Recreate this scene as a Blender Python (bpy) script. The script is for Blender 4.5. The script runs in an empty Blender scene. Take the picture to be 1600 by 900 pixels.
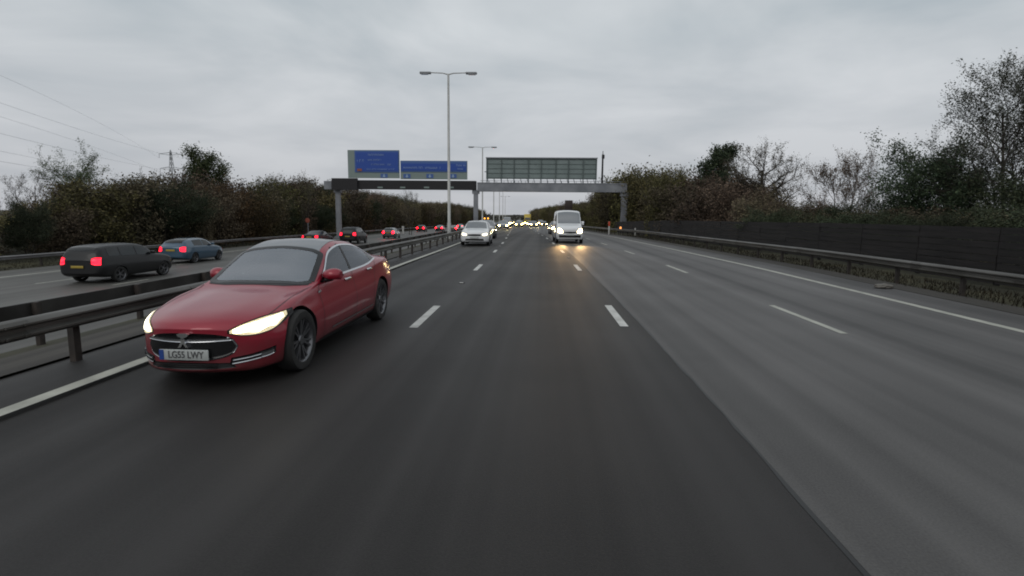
import bpy, bmesh, math, random
import numpy as np
from mathutils import Vector, Matrix
from mathutils.bvhtree import BVHTree

scn = bpy.context.scene
COL = scn.collection
R = math.radians
PI = math.pi

# ------------------------------------------------------------------ camera
H_CAM, F_PX, W_PX, H_PX = 1.82, 850.0, 1600.0, 900.0
VPX, VPY, ROLL = 847.5, 335.0, R(1.0)
_Y = Vector((VPX - W_PX/2, H_PX/2 - VPY, -F_PX)).normalized()
_u = Vector((math.sin(ROLL), math.cos(ROLL), 0))
_Z = (_u - _Y*_u.dot(_Y)).normalized()
_X = _Y.cross(_Z)
RW = Matrix((_X, _Y, _Z))                       # camera axes -> world axes
cd = bpy.data.cameras.new('camera')
cam = bpy.data.objects.new('camera', cd)
COL.objects.link(cam)
cam.matrix_world = Matrix.Translation((0, 0, H_CAM)) @ RW.to_4x4()
cd.sensor_width = 36.0
cd.lens = 36.0*F_PX/W_PX
cd.clip_start, cd.clip_end = 0.1, 9000
scn.camera = cam

# ------------------------------------------------------------------ world, sun, exposure
SUN_EL, SUN_AZ = R(38), R(200)
w = bpy.data.worlds.new('World'); scn.world = w; w.use_nodes = True
nt = w.node_tree; nt.nodes.clear()
def wn(t, **k):
    n = nt.nodes.new(t)
    for a, b in k.items(): setattr(n, a, b)
    return n
L_ = nt.links.new
out = wn('ShaderNodeOutputWorld'); bg = wn('ShaderNodeBackground'); bg.inputs[1].default_value = 0.1
sky = wn('ShaderNodeTexSky', sky_type='NISHITA', sun_disc=False, sun_elevation=SUN_EL, sun_rotation=SUN_AZ)
sky.air_density, sky.dust_density = 1.0, 3.0
tc = wn('ShaderNodeTexCoord'); sep = wn('ShaderNodeSeparateXYZ'); L_(tc.outputs['Generated'], sep.inputs[0])
za = wn('ShaderNodeMath', operation='ABSOLUTE'); L_(sep.outputs[2], za.inputs[0])
zo = wn('ShaderNodeMath', operation='ADD'); L_(za.outputs[0], zo.inputs[0]); zo.inputs[1].default_value = 0.16
dx = wn('ShaderNodeMath', operation='DIVIDE'); L_(sep.outputs[0], dx.inputs[0]); L_(zo.outputs[0], dx.inputs[1])
dy = wn('ShaderNodeMath', operation='DIVIDE'); L_(sep.outputs[1], dy.inputs[0]); L_(zo.outputs[0], dy.inputs[1])
cmb = wn('ShaderNodeCombineXYZ'); L_(dx.outputs[0], cmb.inputs[0]); L_(dy.outputs[0], cmb.inputs[1])
n1 = wn('ShaderNodeTexNoise'); n1.inputs['Scale'].default_value = 0.95; n1.inputs['Detail'].default_value = 5; n1.inputs['Roughness'].default_value = 0.52; n1.inputs['Distortion'].default_value = 0.35
n2 = wn('ShaderNodeTexNoise'); n2.inputs['Scale'].default_value = 0.33; n2.inputs['Detail'].default_value = 2
L_(cmb.outputs[0], n1.inputs['Vector']); L_(cmb.outputs[0], n2.inputs['Vector'])
mixn = wn('ShaderNodeMath', operation='MULTIPLY_ADD'); L_(n1.outputs[0], mixn.inputs[0]); mixn.inputs[1].default_value = 0.75
hlf = wn('ShaderNodeMath', operation='MULTIPLY'); L_(n2.outputs[0], hlf.inputs[0]); hlf.inputs[1].default_value = 0.35
L_(hlf.outputs[0], mixn.inputs[2])
rmp = wn('ShaderNodeValToRGB'); L_(mixn.outputs[0], rmp.inputs[0])
e = rmp.color_ramp.elements
e[0].position = 0.40; e[0].color = (0.400, 0.452, 0.487, 1)
e[1].position = 0.66; e[1].color = (0.665, 0.692, 0.712, 1)
m1 = e.new(0.52); m1.color = (0.52, 0.557, 0.583, 1)
# thicker, greyer cloud base low over the horizon
hz = wn('ShaderNodeMapRange'); L_(za.outputs[0], hz.inputs[0]); hz.inputs[1].default_value = 0.0; hz.inputs[2].default_value = 0.30
hz.inputs[3].default_value = 0.75; hz.inputs[4].default_value = 0.0
mh = wn('ShaderNodeMix', data_type='RGBA'); L_(hz.outputs[0], mh.inputs[0]); L_(rmp.outputs[0], mh.inputs[6]); mh.inputs[7].default_value = (0.465, 0.470, 0.502, 1)
scl = wn('ShaderNodeVectorMath', operation='SCALE'); L_(mh.outputs[2], scl.inputs[0]); scl.inputs[3].default_value = 10.6
mx = wn('ShaderNodeMix', data_type='RGBA'); mx.inputs[0].default_value = 0.96
L_(sky.outputs[0], mx.inputs[6]); L_(scl.outputs[0], mx.inputs[7])
L_(mx.outputs[2], bg.inputs[0]); L_(bg.outputs[0], out.inputs[0])

sd = bpy.data.lights.new('sun', 'SUN'); sd.energy = 0.5; sd.angle = R(30); sd.color = (1.0, 0.96, 0.9)
so = bpy.data.objects.new('sun', sd); COL.objects.link(so)
so.rotation_euler = (PI/2 - SUN_EL, 0, PI - SUN_AZ)   # shines down from azimuth 200 deg (clockwise from +Y), behind the camera
so.location = (0, 0, 80)

vs = scn.view_settings
vs.view_transform = 'Standard'; vs.look = 'None'; vs.exposure = 0.0; vs.gamma = 1.0; vs.use_curve_mapping = False
scn.cycles.use_denoising = True
scn.cycles.filter_width = 1.9
scn.cycles.max_bounces = 6; scn.cycles.diffuse_bounces = 3; scn.cycles.glossy_bounces = 3
scn.cycles.transparent_max_bounces = 6
scn.cycles.sample_clamp_indirect = 4.0
scn.cycles.caustics_reflective = False; scn.cycles.caustics_refractive = False

# ------------------------------------------------------------------ road frame
def cshift(Y):
    Y = np.asarray(Y, float)
    a = np.clip(Y, 0, 50)
    return 4.7e-4*a*a + 0.047*np.clip(Y - 50, 0, 450)
def cslope(Y):
    return 2*4.7e-4*min(max(Y, 0), 50) if Y < 500 else 0.0
def zlong(Y):
    Y = np.asarray(Y, float)
    # smooth join at 20 m and 50 m
    return -0.0066*np.clip(Y - 20, 0, 30) - 0.0122*np.clip(Y - 50, 0, 400)
CX = [-900, -300, -120, -60, -42, -34, -28.5, -26.8, -10.0, -8.9, -5.9, -5.2, 9.4, 10.0, 13.0, 20, 40, 120, 300, 900]
CZ = [-4, -2, 0.2, 0.4, -0.1, -0.7, -1.25, -1.2, -1.2, -0.5, -0.06, 0, 0, 0.0, 0.10, 0.35, 0.8, 1.0, 0, -3]
def P(X, Y, dz=0.0):
    """road coordinates (offset from the carriageway's axis, distance) -> world"""
    return (float(X - cshift(Y)), float(Y), float(zlong(Y) + np.interp(X, CX, CZ) + dz))
def ground_z(x, Y):
    return float(zlong(Y) + np.interp(x + float(cshift(Y)), CX, CZ))
def at(px, py, Y):
    d = RW @ Vector((px - W_PX/2, H_PX/2 - py, -F_PX))
    k = Y/d.y
    return Vector((d.x*k, Y, H_CAM + d.z*k))
def xat(px, Y, py=345):
    return at(px, py, Y).x

# ------------------------------------------------------------------ materials
MATS = {}
def principled(name, col, rough=0.6, metal=0.0, **k):
    if name in MATS: return MATS[name]
    m = bpy.data.materials.new(name); m.use_nodes = True
    b = m.node_tree.nodes['Principled BSDF']
    b.inputs['Base Color'].default_value = (*col, 1)
    b.inputs['Roughness'].default_value = rough
    b.inputs['Metallic'].default_value = metal
    for kk, v in k.items():
        b.inputs[kk].default_value = v
    MATS[name] = m
    return m
def noise_col(m, c0, c1, scale=5.0, detail=4, stretch=(1, 1, 1), bump=0.0, bscale=None, rough=None):
    """vary a material's own colour with object-space noise, plus optional bump and roughness variation"""
    t = m.node_tree; b = t.nodes['Principled BSDF']
    c = t.nodes.new('ShaderNodeTexCoord'); mp = t.nodes.new('ShaderNodeMapping'); mp.inputs['Scale'].default_value = stretch
    t.links.new(c.outputs['Object'], mp.inputs[0])
    n = t.nodes.new('ShaderNodeTexNoise'); n.inputs['Scale'].default_value = scale; n.inputs['Detail'].default_value = detail
    t.links.new(mp.outputs[0], n.inputs['Vector'])
    r = t.nodes.new('ShaderNodeValToRGB'); r.color_ramp.elements[0].position = 0.3; r.color_ramp.elements[1].position = 0.7
    r.color_ramp.elements[0].color = (*c0, 1); r.color_ramp.elements[1].color = (*c1, 1)
    t.links.new(n.outputs[0], r.inputs[0]); t.links.new(r.outputs[0], b.inputs['Base Color'])
    if rough:
        mr = t.nodes.new('ShaderNodeMapRange'); mr.inputs[1].default_value = .3; mr.inputs[2].default_value = .7
        mr.inputs[3].default_value, mr.inputs[4].default_value = rough
        t.links.new(n.outputs[0], mr.inputs[0]); t.links.new(mr.outputs[0], b.inputs['Roughness'])
    if bump:
        n2 = t.nodes.new('ShaderNodeTexNoise'); n2.inputs['Scale'].default_value = bscale or scale*6; n2.inputs['Detail'].default_value = 3
        t.links.new(c.outputs['Object'], n2.inputs['Vector'])
        bp = t.nodes.new('ShaderNodeBump'); bp.inputs['Strength'].default_value = bump; bp.inputs['Distance'].default_value = 0.01
        t.links.new(n2.outputs[0], bp.inputs['Height']); t.links.new(bp.outputs[0], b.inputs['Normal'])
    return m
def emit(name, col, s):
    if name in MATS: return MATS[name]
    m = principled(name, (min(1, col[0]), min(1, col[1]), min(1, col[2])), 0.3)
    b = m.node_tree.nodes['Principled BSDF']
    b.inputs['Emission Color'].default_value = (*col, 1); b.inputs['Emission Strength'].default_value = s
    return m

def asphalt(name, c_lo, c_hi, rough, streak=2.2):
    m = principled(name, c_lo, rough)
    t = m.node_tree; b = t.nodes['Principled BSDF']; N = t.nodes.new; K = t.links.new
    b.inputs['Specular IOR Level'].default_value = 0.35
    c = N('ShaderNodeTexCoord')
    mp = N('ShaderNodeMapping'); mp.inputs['Scale'].default_value = (streak, 0.012, 1); K(c.outputs['Object'], mp.inputs[0])
    n = N('ShaderNodeTexNoise'); n.inputs['Scale'].default_value = 0.55; n.inputs['Detail'].default_value = 3; K(mp.outputs[0], n.inputs['Vector'])
    n2 = N('ShaderNodeTexNoise'); n2.inputs['Scale'].default_value = 0.35; n2.inputs['Detail'].default_value = 5; K(c.outputs['Object'], n2.inputs['Vector'])
    n3 = N('ShaderNodeTexNoise'); n3.inputs['Scale'].default_value = 60; n3.inputs['Detail'].default_value = 2; K(c.outputs['Object'], n3.inputs['Vector'])
    a = N('ShaderNodeMath'); a.operation = 'MULTIPLY_ADD'; K(n2.outputs[0], a.inputs[0]); a.inputs[1].default_value = 0.35; K(n.outputs[0], a.inputs[2])
    a2 = N('ShaderNodeMath'); a2.operation = 'MULTIPLY_ADD'; K(n3.outputs[0], a2.inputs[0]); a2.inputs[1].default_value = 0.42; K(a.outputs[0], a2.inputs[2])
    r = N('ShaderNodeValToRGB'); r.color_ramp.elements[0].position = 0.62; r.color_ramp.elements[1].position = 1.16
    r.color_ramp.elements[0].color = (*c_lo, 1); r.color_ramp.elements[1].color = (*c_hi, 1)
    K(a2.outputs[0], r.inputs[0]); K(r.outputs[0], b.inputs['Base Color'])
    mr = N('ShaderNodeMapRange'); mr.inputs[1].default_value = .5; mr.inputs[2].default_value = 1.0
    mr.inputs[3].default_value = rough + 0.08; mr.inputs[4].default_value = rough - 0.08
    K(a.outputs[0], mr.inputs[0]); K(mr.outputs[0], b.inputs['Roughness'])
    v = N('ShaderNodeTexNoise'); v.inputs['Scale'].default_value = 110; v.inputs['Detail'].default_value = 2; K(c.outputs['Object'], v.inputs['Vector'])
    bp = N('ShaderNodeBump'); bp.inputs['Strength'].default_value = 0.35; bp.inputs['Distance'].default_value = 0.006
    K(v.outputs[0], bp.inputs['Height']); K(bp.outputs[0], b.inputs['Normal'])
    return m
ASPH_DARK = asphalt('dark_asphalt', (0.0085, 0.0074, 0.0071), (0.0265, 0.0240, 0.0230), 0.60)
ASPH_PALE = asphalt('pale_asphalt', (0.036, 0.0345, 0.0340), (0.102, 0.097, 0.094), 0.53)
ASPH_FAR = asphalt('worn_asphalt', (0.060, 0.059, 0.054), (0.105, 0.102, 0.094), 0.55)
def paint_line(name, c0, c1):
    m = principled(name, c0, 0.55); return noise_col(m, c0, c1, 3.0, 6, bump=0.2, bscale=80)
LINE = paint_line('road_paint', (0.36, 0.36, 0.34), (0.62, 0.62, 0.59))
LINE_Y = paint_line('edge_paint', (0.30, 0.30, 0.26), (0.46, 0.46, 0.40))
GRASS = noise_col(principled('verge_grass', (0.03, 0.035, 0.015), 0.95), (0.022, 0.022, 0.012), (0.060, 0.055, 0.025), 0.9, 6, bump=0.8, bscale=14)
SOIL = noise_col(principled('gutter_grit', (0.06, 0.055, 0.045), 0.9), (0.020, 0.018, 0.016), (0.070, 0.064, 0.055), 1.3, 6, stretch=(1.5, 0.05, 1), bump=0.5, bscale=30)
STEEL = noise_col(principled('galvanised_rail', (0.2, 0.2, 0.2), 0.45, 0.5), (0.13, 0.125, 0.125), (0.24, 0.235, 0.235), 1.2, 5, stretch=(1, .3, 1))
STEEL_MID = noise_col(principled('weathered_rail', (.1, .1, .09), 0.5, 0.4), (0.050, 0.046, 0.041), (0.135, 0.130, 0.120), 1.6, 7, stretch=(1, .35, 2))
STEEL_DK = noise_col(principled('grimy_rail', (0.06, 0.058, 0.058), 0.6, 0.35), (0.018, 0.016, 0.015), (0.052, 0.048, 0.045), 1.5, 5)
POST_M = noise_col(principled('rusty_post', (0.05, 0.04, 0.035), 0.8), (0.018, 0.015, 0.014), (0.055, 0.043, 0.036), 4)
GANTRY_M = noise_col(principled('gantry_steel', (0.22, 0.23, 0.25), 0.5, 0.2), (0.17, 0.18, 0.20), (0.27, 0.28, 0.30), 0.8)
GANTRY_DK = principled('gantry_dark', (0.014, 0.013, 0.015), 0.7)  # near black puts the left beam's backlit shade into the colour
SIGN_BACK = noise_col(principled('sign_back', (0.15, 0.19, 0.185), 0.55), (0.15, 0.190, 0.185), (0.205, 0.25, 0.245), 0.7)
SIGN_RIB = principled('sign_rib', (0.085, 0.11, 0.108), 0.6)
SIGN_GREY = principled('sign_grey', (0.20, 0.25, 0.235), 0.6)
SIGN_BLUE = principled('sign_blue', (0.010, 0.060, 0.32), 0.5)
SIGN_PALEBLUE = principled('sign_pale_blue', (0.05, 0.115, 0.32), 0.5)
SIGN_TXT = principled('sign_lettering', (0.17, 0.26, 0.50), 0.5)
SIGN_ORANGE = principled('sign_orange', (0.25, 0.08, 0.05), 0.6)
LAMP_M = noise_col(principled('lamp_column', (0.30, 0.30, 0.29), 0.5, 0.3), (0.36, 0.36, 0.345), (0.52, 0.52, 0.50), 1.0)
LAMP_HEAD = principled('lamp_head', (0.22, 0.23, 0.24), 0.5)
TIMBER = noise_col(principled('dark_timber', (0.02, 0.017, 0.015), 0.85), (0.005, 0.0042, 0.0045), (0.021, 0.0175, 0.017), 2.0, 5, stretch=(1, .4, 6))
BLACK = principled('black_plastic', (0.012, 0.012, 0.013), 0.5)
GRILLE_M = principled('gloss_black', (0.008, 0.008, 0.009), 0.25)
RUBBER = noise_col(principled('tyre_rubber', (0.015, 0.015, 0.015), 0.8), (0.012, 0.012, 0.012), (0.024, 0.023, 0.022), 8)
RIM = principled('alloy_rim', (0.19, 0.19, 0.20), 0.35, 0.8)
CHROME = principled('chrome', (0.62, 0.63, 0.65), 0.18, 1.0)
GLASS = principled('car_glass', (0.010, 0.012, 0.013), 0.06, 0.0, IOR=1.5)
SCREEN = principled('windscreen_glass', (0.035, 0.040, 0.048), 0.08, 0.0, IOR=3.2)
SCREEN_RED = principled('pale_reflecting_glass', (0.05, 0.056, 0.068), 0.10, 0.0, IOR=4.0)
def clear_glass(name, ior, tint):
    m = bpy.data.materials.new(name); m.use_nodes = True; t = m.node_tree; t.nodes.clear(); N = t.nodes.new; K = t.links.new
    o = N('ShaderNodeOutputMaterial'); g = N('ShaderNodeBsdfGlossy'); g.inputs['Roughness'].default_value = .05; g.inputs['Color'].default_value = (.86, .90, .96, 1)
    tr = N('ShaderNodeBsdfTransparent'); tr.inputs['Color'].default_value = (*tint, 1); f = N('ShaderNodeFresnel'); f.inputs['IOR'].default_value = ior
    x = N('ShaderNodeMixShader'); K(f.outputs[0], x.inputs[0]); K(tr.outputs[0], x.inputs[1]); K(g.outputs[0], x.inputs[2]); K(x.outputs[0], o.inputs['Surface']); return m
CLEAR_SCREEN = clear_glass('clear_windscreen', 3.8, (.62, .68, .68))
CLEAR_SIDE = clear_glass('clear_side_glass', 1.75, (.30, .37, .36))
TRIM = principled('cabin_trim', (.022, .021, .022), .75)
SIDEGLASS = principled('side_glass', (0.014, 0.026, 0.026), 0.06, 0.0, IOR=1.33)
PLATE_W = principled('plate_white', (0.42, 0.44, 0.43), 0.4)
PLATE_Y = principled('plate_yellow', (0.36, 0.26, 0.04), 0.4)
PLATE_B = principled('plate_blue', (0.02, 0.06, 0.25), 0.4)
PLATE_T = principled('plate_letter', (0.085, 0.085, 0.088), 0.5)
HEAD_W = emit('headlamp_white', (1.0, 0.93, 0.74), 4.0)
HEAD_RIM = emit('headlamp_rim', (1.0, 0.86, 0.55), 0.42)
HEAD_DIM = emit('headlamp_pale', (1.0, 0.90, 0.62), 2.2)
HEAD_Y = emit('headlamp_warm', (1.0, 0.80, 0.40), 16.0)
HEAD_FAR = emit('headlamp_far', (1.0, 0.74, 0.26), 45.0)
BRAKE = emit('brake_lamp', (1.0, 0.012, 0.035), 2.2)
BRAKE_FAR = emit('brake_lamp_far', (1.0, 0.0025, 0.009), 26.0)
AMBER_DIM = emit('reflector_glow', (1.0, 0.55, 0.20), 1.1)
AMBER = emit('amber_lamp', (1.0, 0.38, 0.04), 4.0)
LAMP_RED_OFF = principled('red_lens', (0.25, 0.008, 0.012), 0.2)
def car_paint(name, col, rough=0.4, metal=0.2, coat=1.0):
    m = principled(name, col, rough, metal)
    b = m.node_tree.nodes['Principled BSDF']
    b.inputs['Coat Weight'].default_value = coat; b.inputs['Coat Roughness'].default_value = 0.10
    return m
P_RED_CLEAN = car_paint('red_paint_clean', (0.27, 0.006, 0.022), 0.45, 0.3, coat=.8)
P_RED = car_paint('red_paint', (0.29, 0.006, 0.024), 0.45, 0.3, coat=.8)
def grime(m, clean, dirt):
    t = m.node_tree; bs = t.nodes['Principled BSDF']; N = t.nodes.new; K = t.links.new
    c = N('ShaderNodeTexCoord'); s_ = N('ShaderNodeSeparateXYZ'); K(c.outputs['Object'], s_.inputs[0])
    n = N('ShaderNodeTexNoise'); n.inputs['Scale'].default_value = 6; n.inputs['Detail'].default_value = 6; K(c.outputs['Object'], n.inputs['Vector'])
    a = N('ShaderNodeMath'); a.operation = 'MULTIPLY_ADD'; K(n.outputs[0], a.inputs[0]); a.inputs[1].default_value = -.45; K(s_.outputs[2], a.inputs[2])
    r = N('ShaderNodeMapRange'); r.inputs[1].default_value = -.02; r.inputs[2].default_value = .32; r.inputs[3].default_value = .55; r.inputs[4].default_value = .02; K(a.outputs[0], r.inputs[0])
    x = N('ShaderNodeMix'); x.data_type = 'RGBA'; x.inputs[6].default_value = (*clean, 1); x.inputs[7].default_value = (*dirt, 1); K(r.outputs[0], x.inputs[0])
    ge = N('ShaderNodeNewGeometry'); y = N('ShaderNodeMix'); y.data_type = 'RGBA'; K(ge.outputs['Backfacing'], y.inputs[0]); K(x.outputs[2], y.inputs[6]); y.inputs[7].default_value = (.015, .014, .014, 1); K(y.outputs[2], bs.inputs['Base Color'])
    cw = N('ShaderNodeMath'); cw.operation = 'MULTIPLY_ADD'; K(ge.outputs['Backfacing'], cw.inputs[0]); cw.inputs[1].default_value = -.8; cw.inputs[2].default_value = .8; K(cw.outputs[0], bs.inputs['Coat Weight'])
grime(P_RED, (0.29, 0.006, 0.024), (0.055, 0.042, 0.036))
P_WHITE = car_paint('white_paint', (0.70, 0.71, 0.72), 0.4, 0.0)
P_BLACK = car_paint('black_paint', (0.004, 0.004, 0.005), 0.5, coat=.22)
P_BLUE = car_paint('blue_paint', (0.030, 0.075, 0.125), 0.35)
P_GREY = car_paint('grey_paint', (0.085, 0.088, 0.092), 0.35)
P_SILVER = car_paint('silver_paint', (0.30, 0.31, 0.32), 0.35, 0.5)
P_DKBLUE = car_paint('navy_paint', (0.012, 0.017, 0.035), 0.35)
P_YELLOW = car_paint('lorry_yellow', (0.55, 0.40, 0.03), 0.45)
# ------------------------------------------------------------------ helpers
def link_mesh(name, me, parent=None):
    o = bpy.data.objects.new(name, me); COL.objects.link(o)
    if parent is not None: o.parent = parent
    return o
def mk(name, verts, faces, mats, parent=None, smooth=False, midx=None):
    me = bpy.data.meshes.new(name)
    me.from_pydata([tuple(map(float, v)) for v in verts], [], [tuple(map(int, f)) for f in faces])
    for m in (mats if isinstance(mats, (list, tuple)) else [mats]): me.materials.append(m)
    if midx is not None: me.polygons.foreach_set('material_index', np.asarray(midx, np.int32))
    if smooth: me.polygons.foreach_set('use_smooth', np.ones(len(me.polygons), bool))
    me.update()
    return link_mesh(name, me, parent)
def empty(name, loc, label, cat, group=None, rotz=0.0):
    o = bpy.data.objects.new(name, None); COL.objects.link(o)
    o.empty_display_size = 0.2
    o.location = loc; o.rotation_euler = (0, 0, rotz)
    tag(o, label, cat, group); return o
def tag(o, label, cat, group=None):
    o['label'] = label; o['category'] = cat
    if group: o['group'] = group
    elif 'group' in o: del o['group']
    return o
def structure(o):
    o['kind'] = 'structure'; return o
def dup(root, loc, rotz, label, cat=None, group=None, scale=None):
    def rec(o, par):
        c = o.copy(); COL.objects.link(c)
        if par is not None:
            c.parent = par
        for ch in o.children:
            rec(ch, c)
        return c
    r = rec(root, None)
    r.location = loc; r.rotation_euler = (0, 0, rotz)
    if scale is not None: r.scale = scale
    tag(r, label, cat or root['category'], group)
    return r
class MB:
    """collects boxes, tubes and prisms into one mesh"""
    def __init__(s): s.v, s.f, s.m = [], [], []
    def add(s, vs, fs, mi=0):
        b = len(s.v); s.v += [tuple(v) for v in vs]; s.f += [tuple(i + b for i in f) for f in fs]; s.m += [mi]*len(fs); return s
    def box(s, c, d, mi=0, mat=None, bev=0.0):
        x, y, z = d[0]/2, d[1]/2, d[2]/2
        if bev <= 0:
            vs = [Vector((sx*x, sy*y, sz*z)) for sz in (-1, 1) for sx, sy in ((-1, -1), (1, -1), (1, 1), (-1, 1))]
            fs = [(3, 2, 1, 0), (4, 5, 6, 7), (0, 1, 5, 4), (1, 2, 6, 5), (2, 3, 7, 6), (3, 0, 4, 7)]
        else:
            bm = bmesh.new(); bmesh.ops.create_cube(bm, size=1.0)
            for v in bm.verts: v.co = Vector((v.co.x*d[0], v.co.y*d[1], v.co.z*d[2]))
            bmesh.ops.bevel(bm, geom=bm.edges[:], offset=bev, segments=2, affect='EDGES', profile=0.5)
            bm.verts.index_update()
            vs = [v.co.copy() for v in bm.verts]; fs = [tuple(v.index for v in f.verts) for f in bm.faces]; bm.free()
        if mat is not None: vs = [mat @ v for v in vs]
        return s.add([v + Vector(c) for v in vs], fs, mi)
    def tube(s, pts, rad, n=6, mi=0, cap=True):
        pts = [Vector(p) for p in pts]
        if not isinstance(rad, (list, tuple)): rad = [rad]*len(pts)
        vs, fs = [], []
        for i, p in enumerate(pts):
            d = (pts[min(i+1, len(pts)-1)] - pts[max(i-1, 0)]).normalized()
            a = d.cross(Vector((0, 0, 1)) if abs(d.z) < 0.9 else Vector((1, 0, 0))).normalized(); b = d.cross(a)
            for k in range(n):
                t = 2*PI*k/n; vs.append(p + (a*math.cos(t) + b*math.sin(t))*rad[i])
        for i in range(len(pts)-1):
            for k in range(n):
                fs.append((i*n+k, i*n+(k+1) % n, (i+1)*n+(k+1) % n, (i+1)*n+k))
        if cap:
            fs.append(tuple(range(n))[::-1]); fs.append(tuple((len(pts)-1)*n+k for k in range(n)))
        return s.add(vs, fs, mi)
    def sweep(s, prof, Ys, X, mi=0, close=True):
        """sweep a profile (list of (dx,dz)) along the road at offset X"""
        n = len(prof); vs, fs = [], []
        for Y in Ys:
            b = P(X, Y)
            for a, z in prof: vs.append((b[0]+a, b[1], b[2]+z))
        for i in range(len(Ys)-1):
            for k in range(n if close else n-1):
                fs.append((i*n+k, i*n+(k+1) % n, (i+1)*n+(k+1) % n, (i+1)*n+k))
        if close:
            fs.append(tuple(range(n))[::-1]); fs.append(tuple((len(Ys)-1)*n+k for k in range(n)))
        return s.add(vs, fs, mi)
    def lathe(s, prof, n=24, axis='X', c=(0, 0, 0), mi=0):
        """prof: (radius, along-axis)"""
        vs, fs = [], []
        for r, a in prof:
            for k in range(n):
                t = 2*PI*k/n
                vs.append((c[0]+a, c[1]+r*math.cos(t), c[2]+r*math.sin(t)) if axis == 'X' else (c[0]+r*math.cos(t), c[1]+r*math.sin(t), c[2]+a))
        for i in range(len(prof)-1):
            for k in range(n): fs.append((i*n+k, i*n+(k+1) % n, (i+1)*n+(k+1) % n, (i+1)*n+k))
        return s.add(vs, fs, mi)
    def build(s, name, mats, parent=None, smooth=False, angle=None):
        o = mk(name, s.v, s.f, mats, parent, smooth or angle is not None, s.m)
        bm = bmesh.new(); bm.from_mesh(o.data); bmesh.ops.recalc_face_normals(bm, faces=bm.faces); bm.to_mesh(o.data); bm.free()
        if angle is not None: o.data.set_sharp_from_angle(angle=R(angle))
        return o

YS = np.concatenate([np.arange(-12, 60, 1.5), np.arange(60, 200, 5.0), np.arange(200, 521, 20.0)])
def strip(name, x0, x1, m, dz, ys=YS, cols=None):
    cols = cols or max(2, int(abs(x1-x0)/2)+1)
    xs = np.linspace(x0, x1, cols)
    if np.isscalar(dz): dz = (dz, dz)
    v = [P(x, y, dz[0] + (dz[1]-dz[0])*i/(cols-1)) for y in ys for i, x in enumerate(xs)]
    n = len(xs)
    f = [(i*n+k, i*n+k+1, (i+1)*n+k+1, (i+1)*n+k) for i in range(len(ys)-1) for k in range(n-1)]
    return mk(name, v, f, m, smooth=True)

# ------------------------------------------------------------------ ground and roads
gy = np.concatenate([np.arange(-40, 20, 10.), np.arange(20, 520, 10.), [560, 640, 800, 1200, 2000, 3500, 6000]])
gx = np.array(CX, float)
v = [(float(x - cshift(y)), float(y), float(zlong(y) + np.interp(x, CX, CZ) - 0.06)) for y in gy for x in np.concatenate([[-5000], gx, [5000]])]
n = len(gx) + 2
structure(mk('ground', v, [(i*n+k, i*n+k+1, (i+1)*n+k+1, (i+1)*n+k) for i in range(len(gy)-1) for k in range(n-1)], GRASS, smooth=True))
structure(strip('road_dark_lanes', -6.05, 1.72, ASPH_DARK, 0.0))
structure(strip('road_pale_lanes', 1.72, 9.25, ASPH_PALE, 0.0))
structure(strip('median_gutter', -7.6, -6.05, SOIL, (0.03, 0.03)))
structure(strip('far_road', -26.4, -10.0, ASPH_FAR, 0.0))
structure(strip('verge_edge', 9.25, 9.9, SOIL, (0.01, 0.03)))
def marking(name, segs, X, wd, m, dz=0.004):
    v, f = [], []
    for y0, y1 in segs:
        ys = np.linspace(y0, y1, max(2, int((y1-y0)/1.5)+1)); b = len(v)
        for y in ys: v += [P(X-wd/2, y, dz), P(X+wd/2, y, dz)]
        f += [(b+2*i, b+2*i+1, b+2*i+3, b+2*i+2) for i in range(len(ys)-1)]
    return structure(mk(name, v, f, m))
dash = lambda y0, per, ln, n: [(y0+per*i, y0+per*i+ln) for i in range(n)]
marking('edge_line', [(-12, 500)], -4.83, 0.17, LINE_Y)
marking('edge_line', [(-12, 500)], 7.92, 0.18, LINE_Y)
marking('lane_line', dash(8.45-18*0.5, 9.0, 2.1, 40), -2.0, 0.14, LINE)
marking('lane_line', dash(8.9-9, 9.0, 2.1, 40), 1.42, 0.14, LINE)
marking('lane_line', dash(8.7-9, 9.0, 2.7, 40), 4.83, 0.12, LINE_Y)
marking('edge_line', [(-12, 500)], -23.9, 0.2, LINE_Y)
marking('edge_line', [(-12, 500)], -10.6, 0.18, LINE_Y)
for xx in (-13.9, -17.2, -20.5): marking('lane_line', dash(3, 9.0, 2.1, 40), xx, 0.13, LINE_Y)

TAR = principled('tar_joint', (0.006, 0.006, 0.006), 0.45)
def wavy(name, X, wd, y0, y1, seed):
    rr = random.Random(seed); vv, ff = [], []; ys = np.arange(y0, y1, .35); o_ = 0
    for y in ys:
        o_ = o_*.9 + rr.gauss(0, .006); ww = wd*rr.uniform(.5, 1.3)
        vv += [P(X+o_-ww/2, y, .0025), P(X+o_+ww/2, y, .0025)]
    ff = [(2*i, 2*i+1, 2*i+3, 2*i+2) for i in range(len(ys)-1)]
    return structure(mk(name, vv, ff, TAR))
wavy('road_joint', 1.72, .030, -8, 120, 3)
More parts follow.
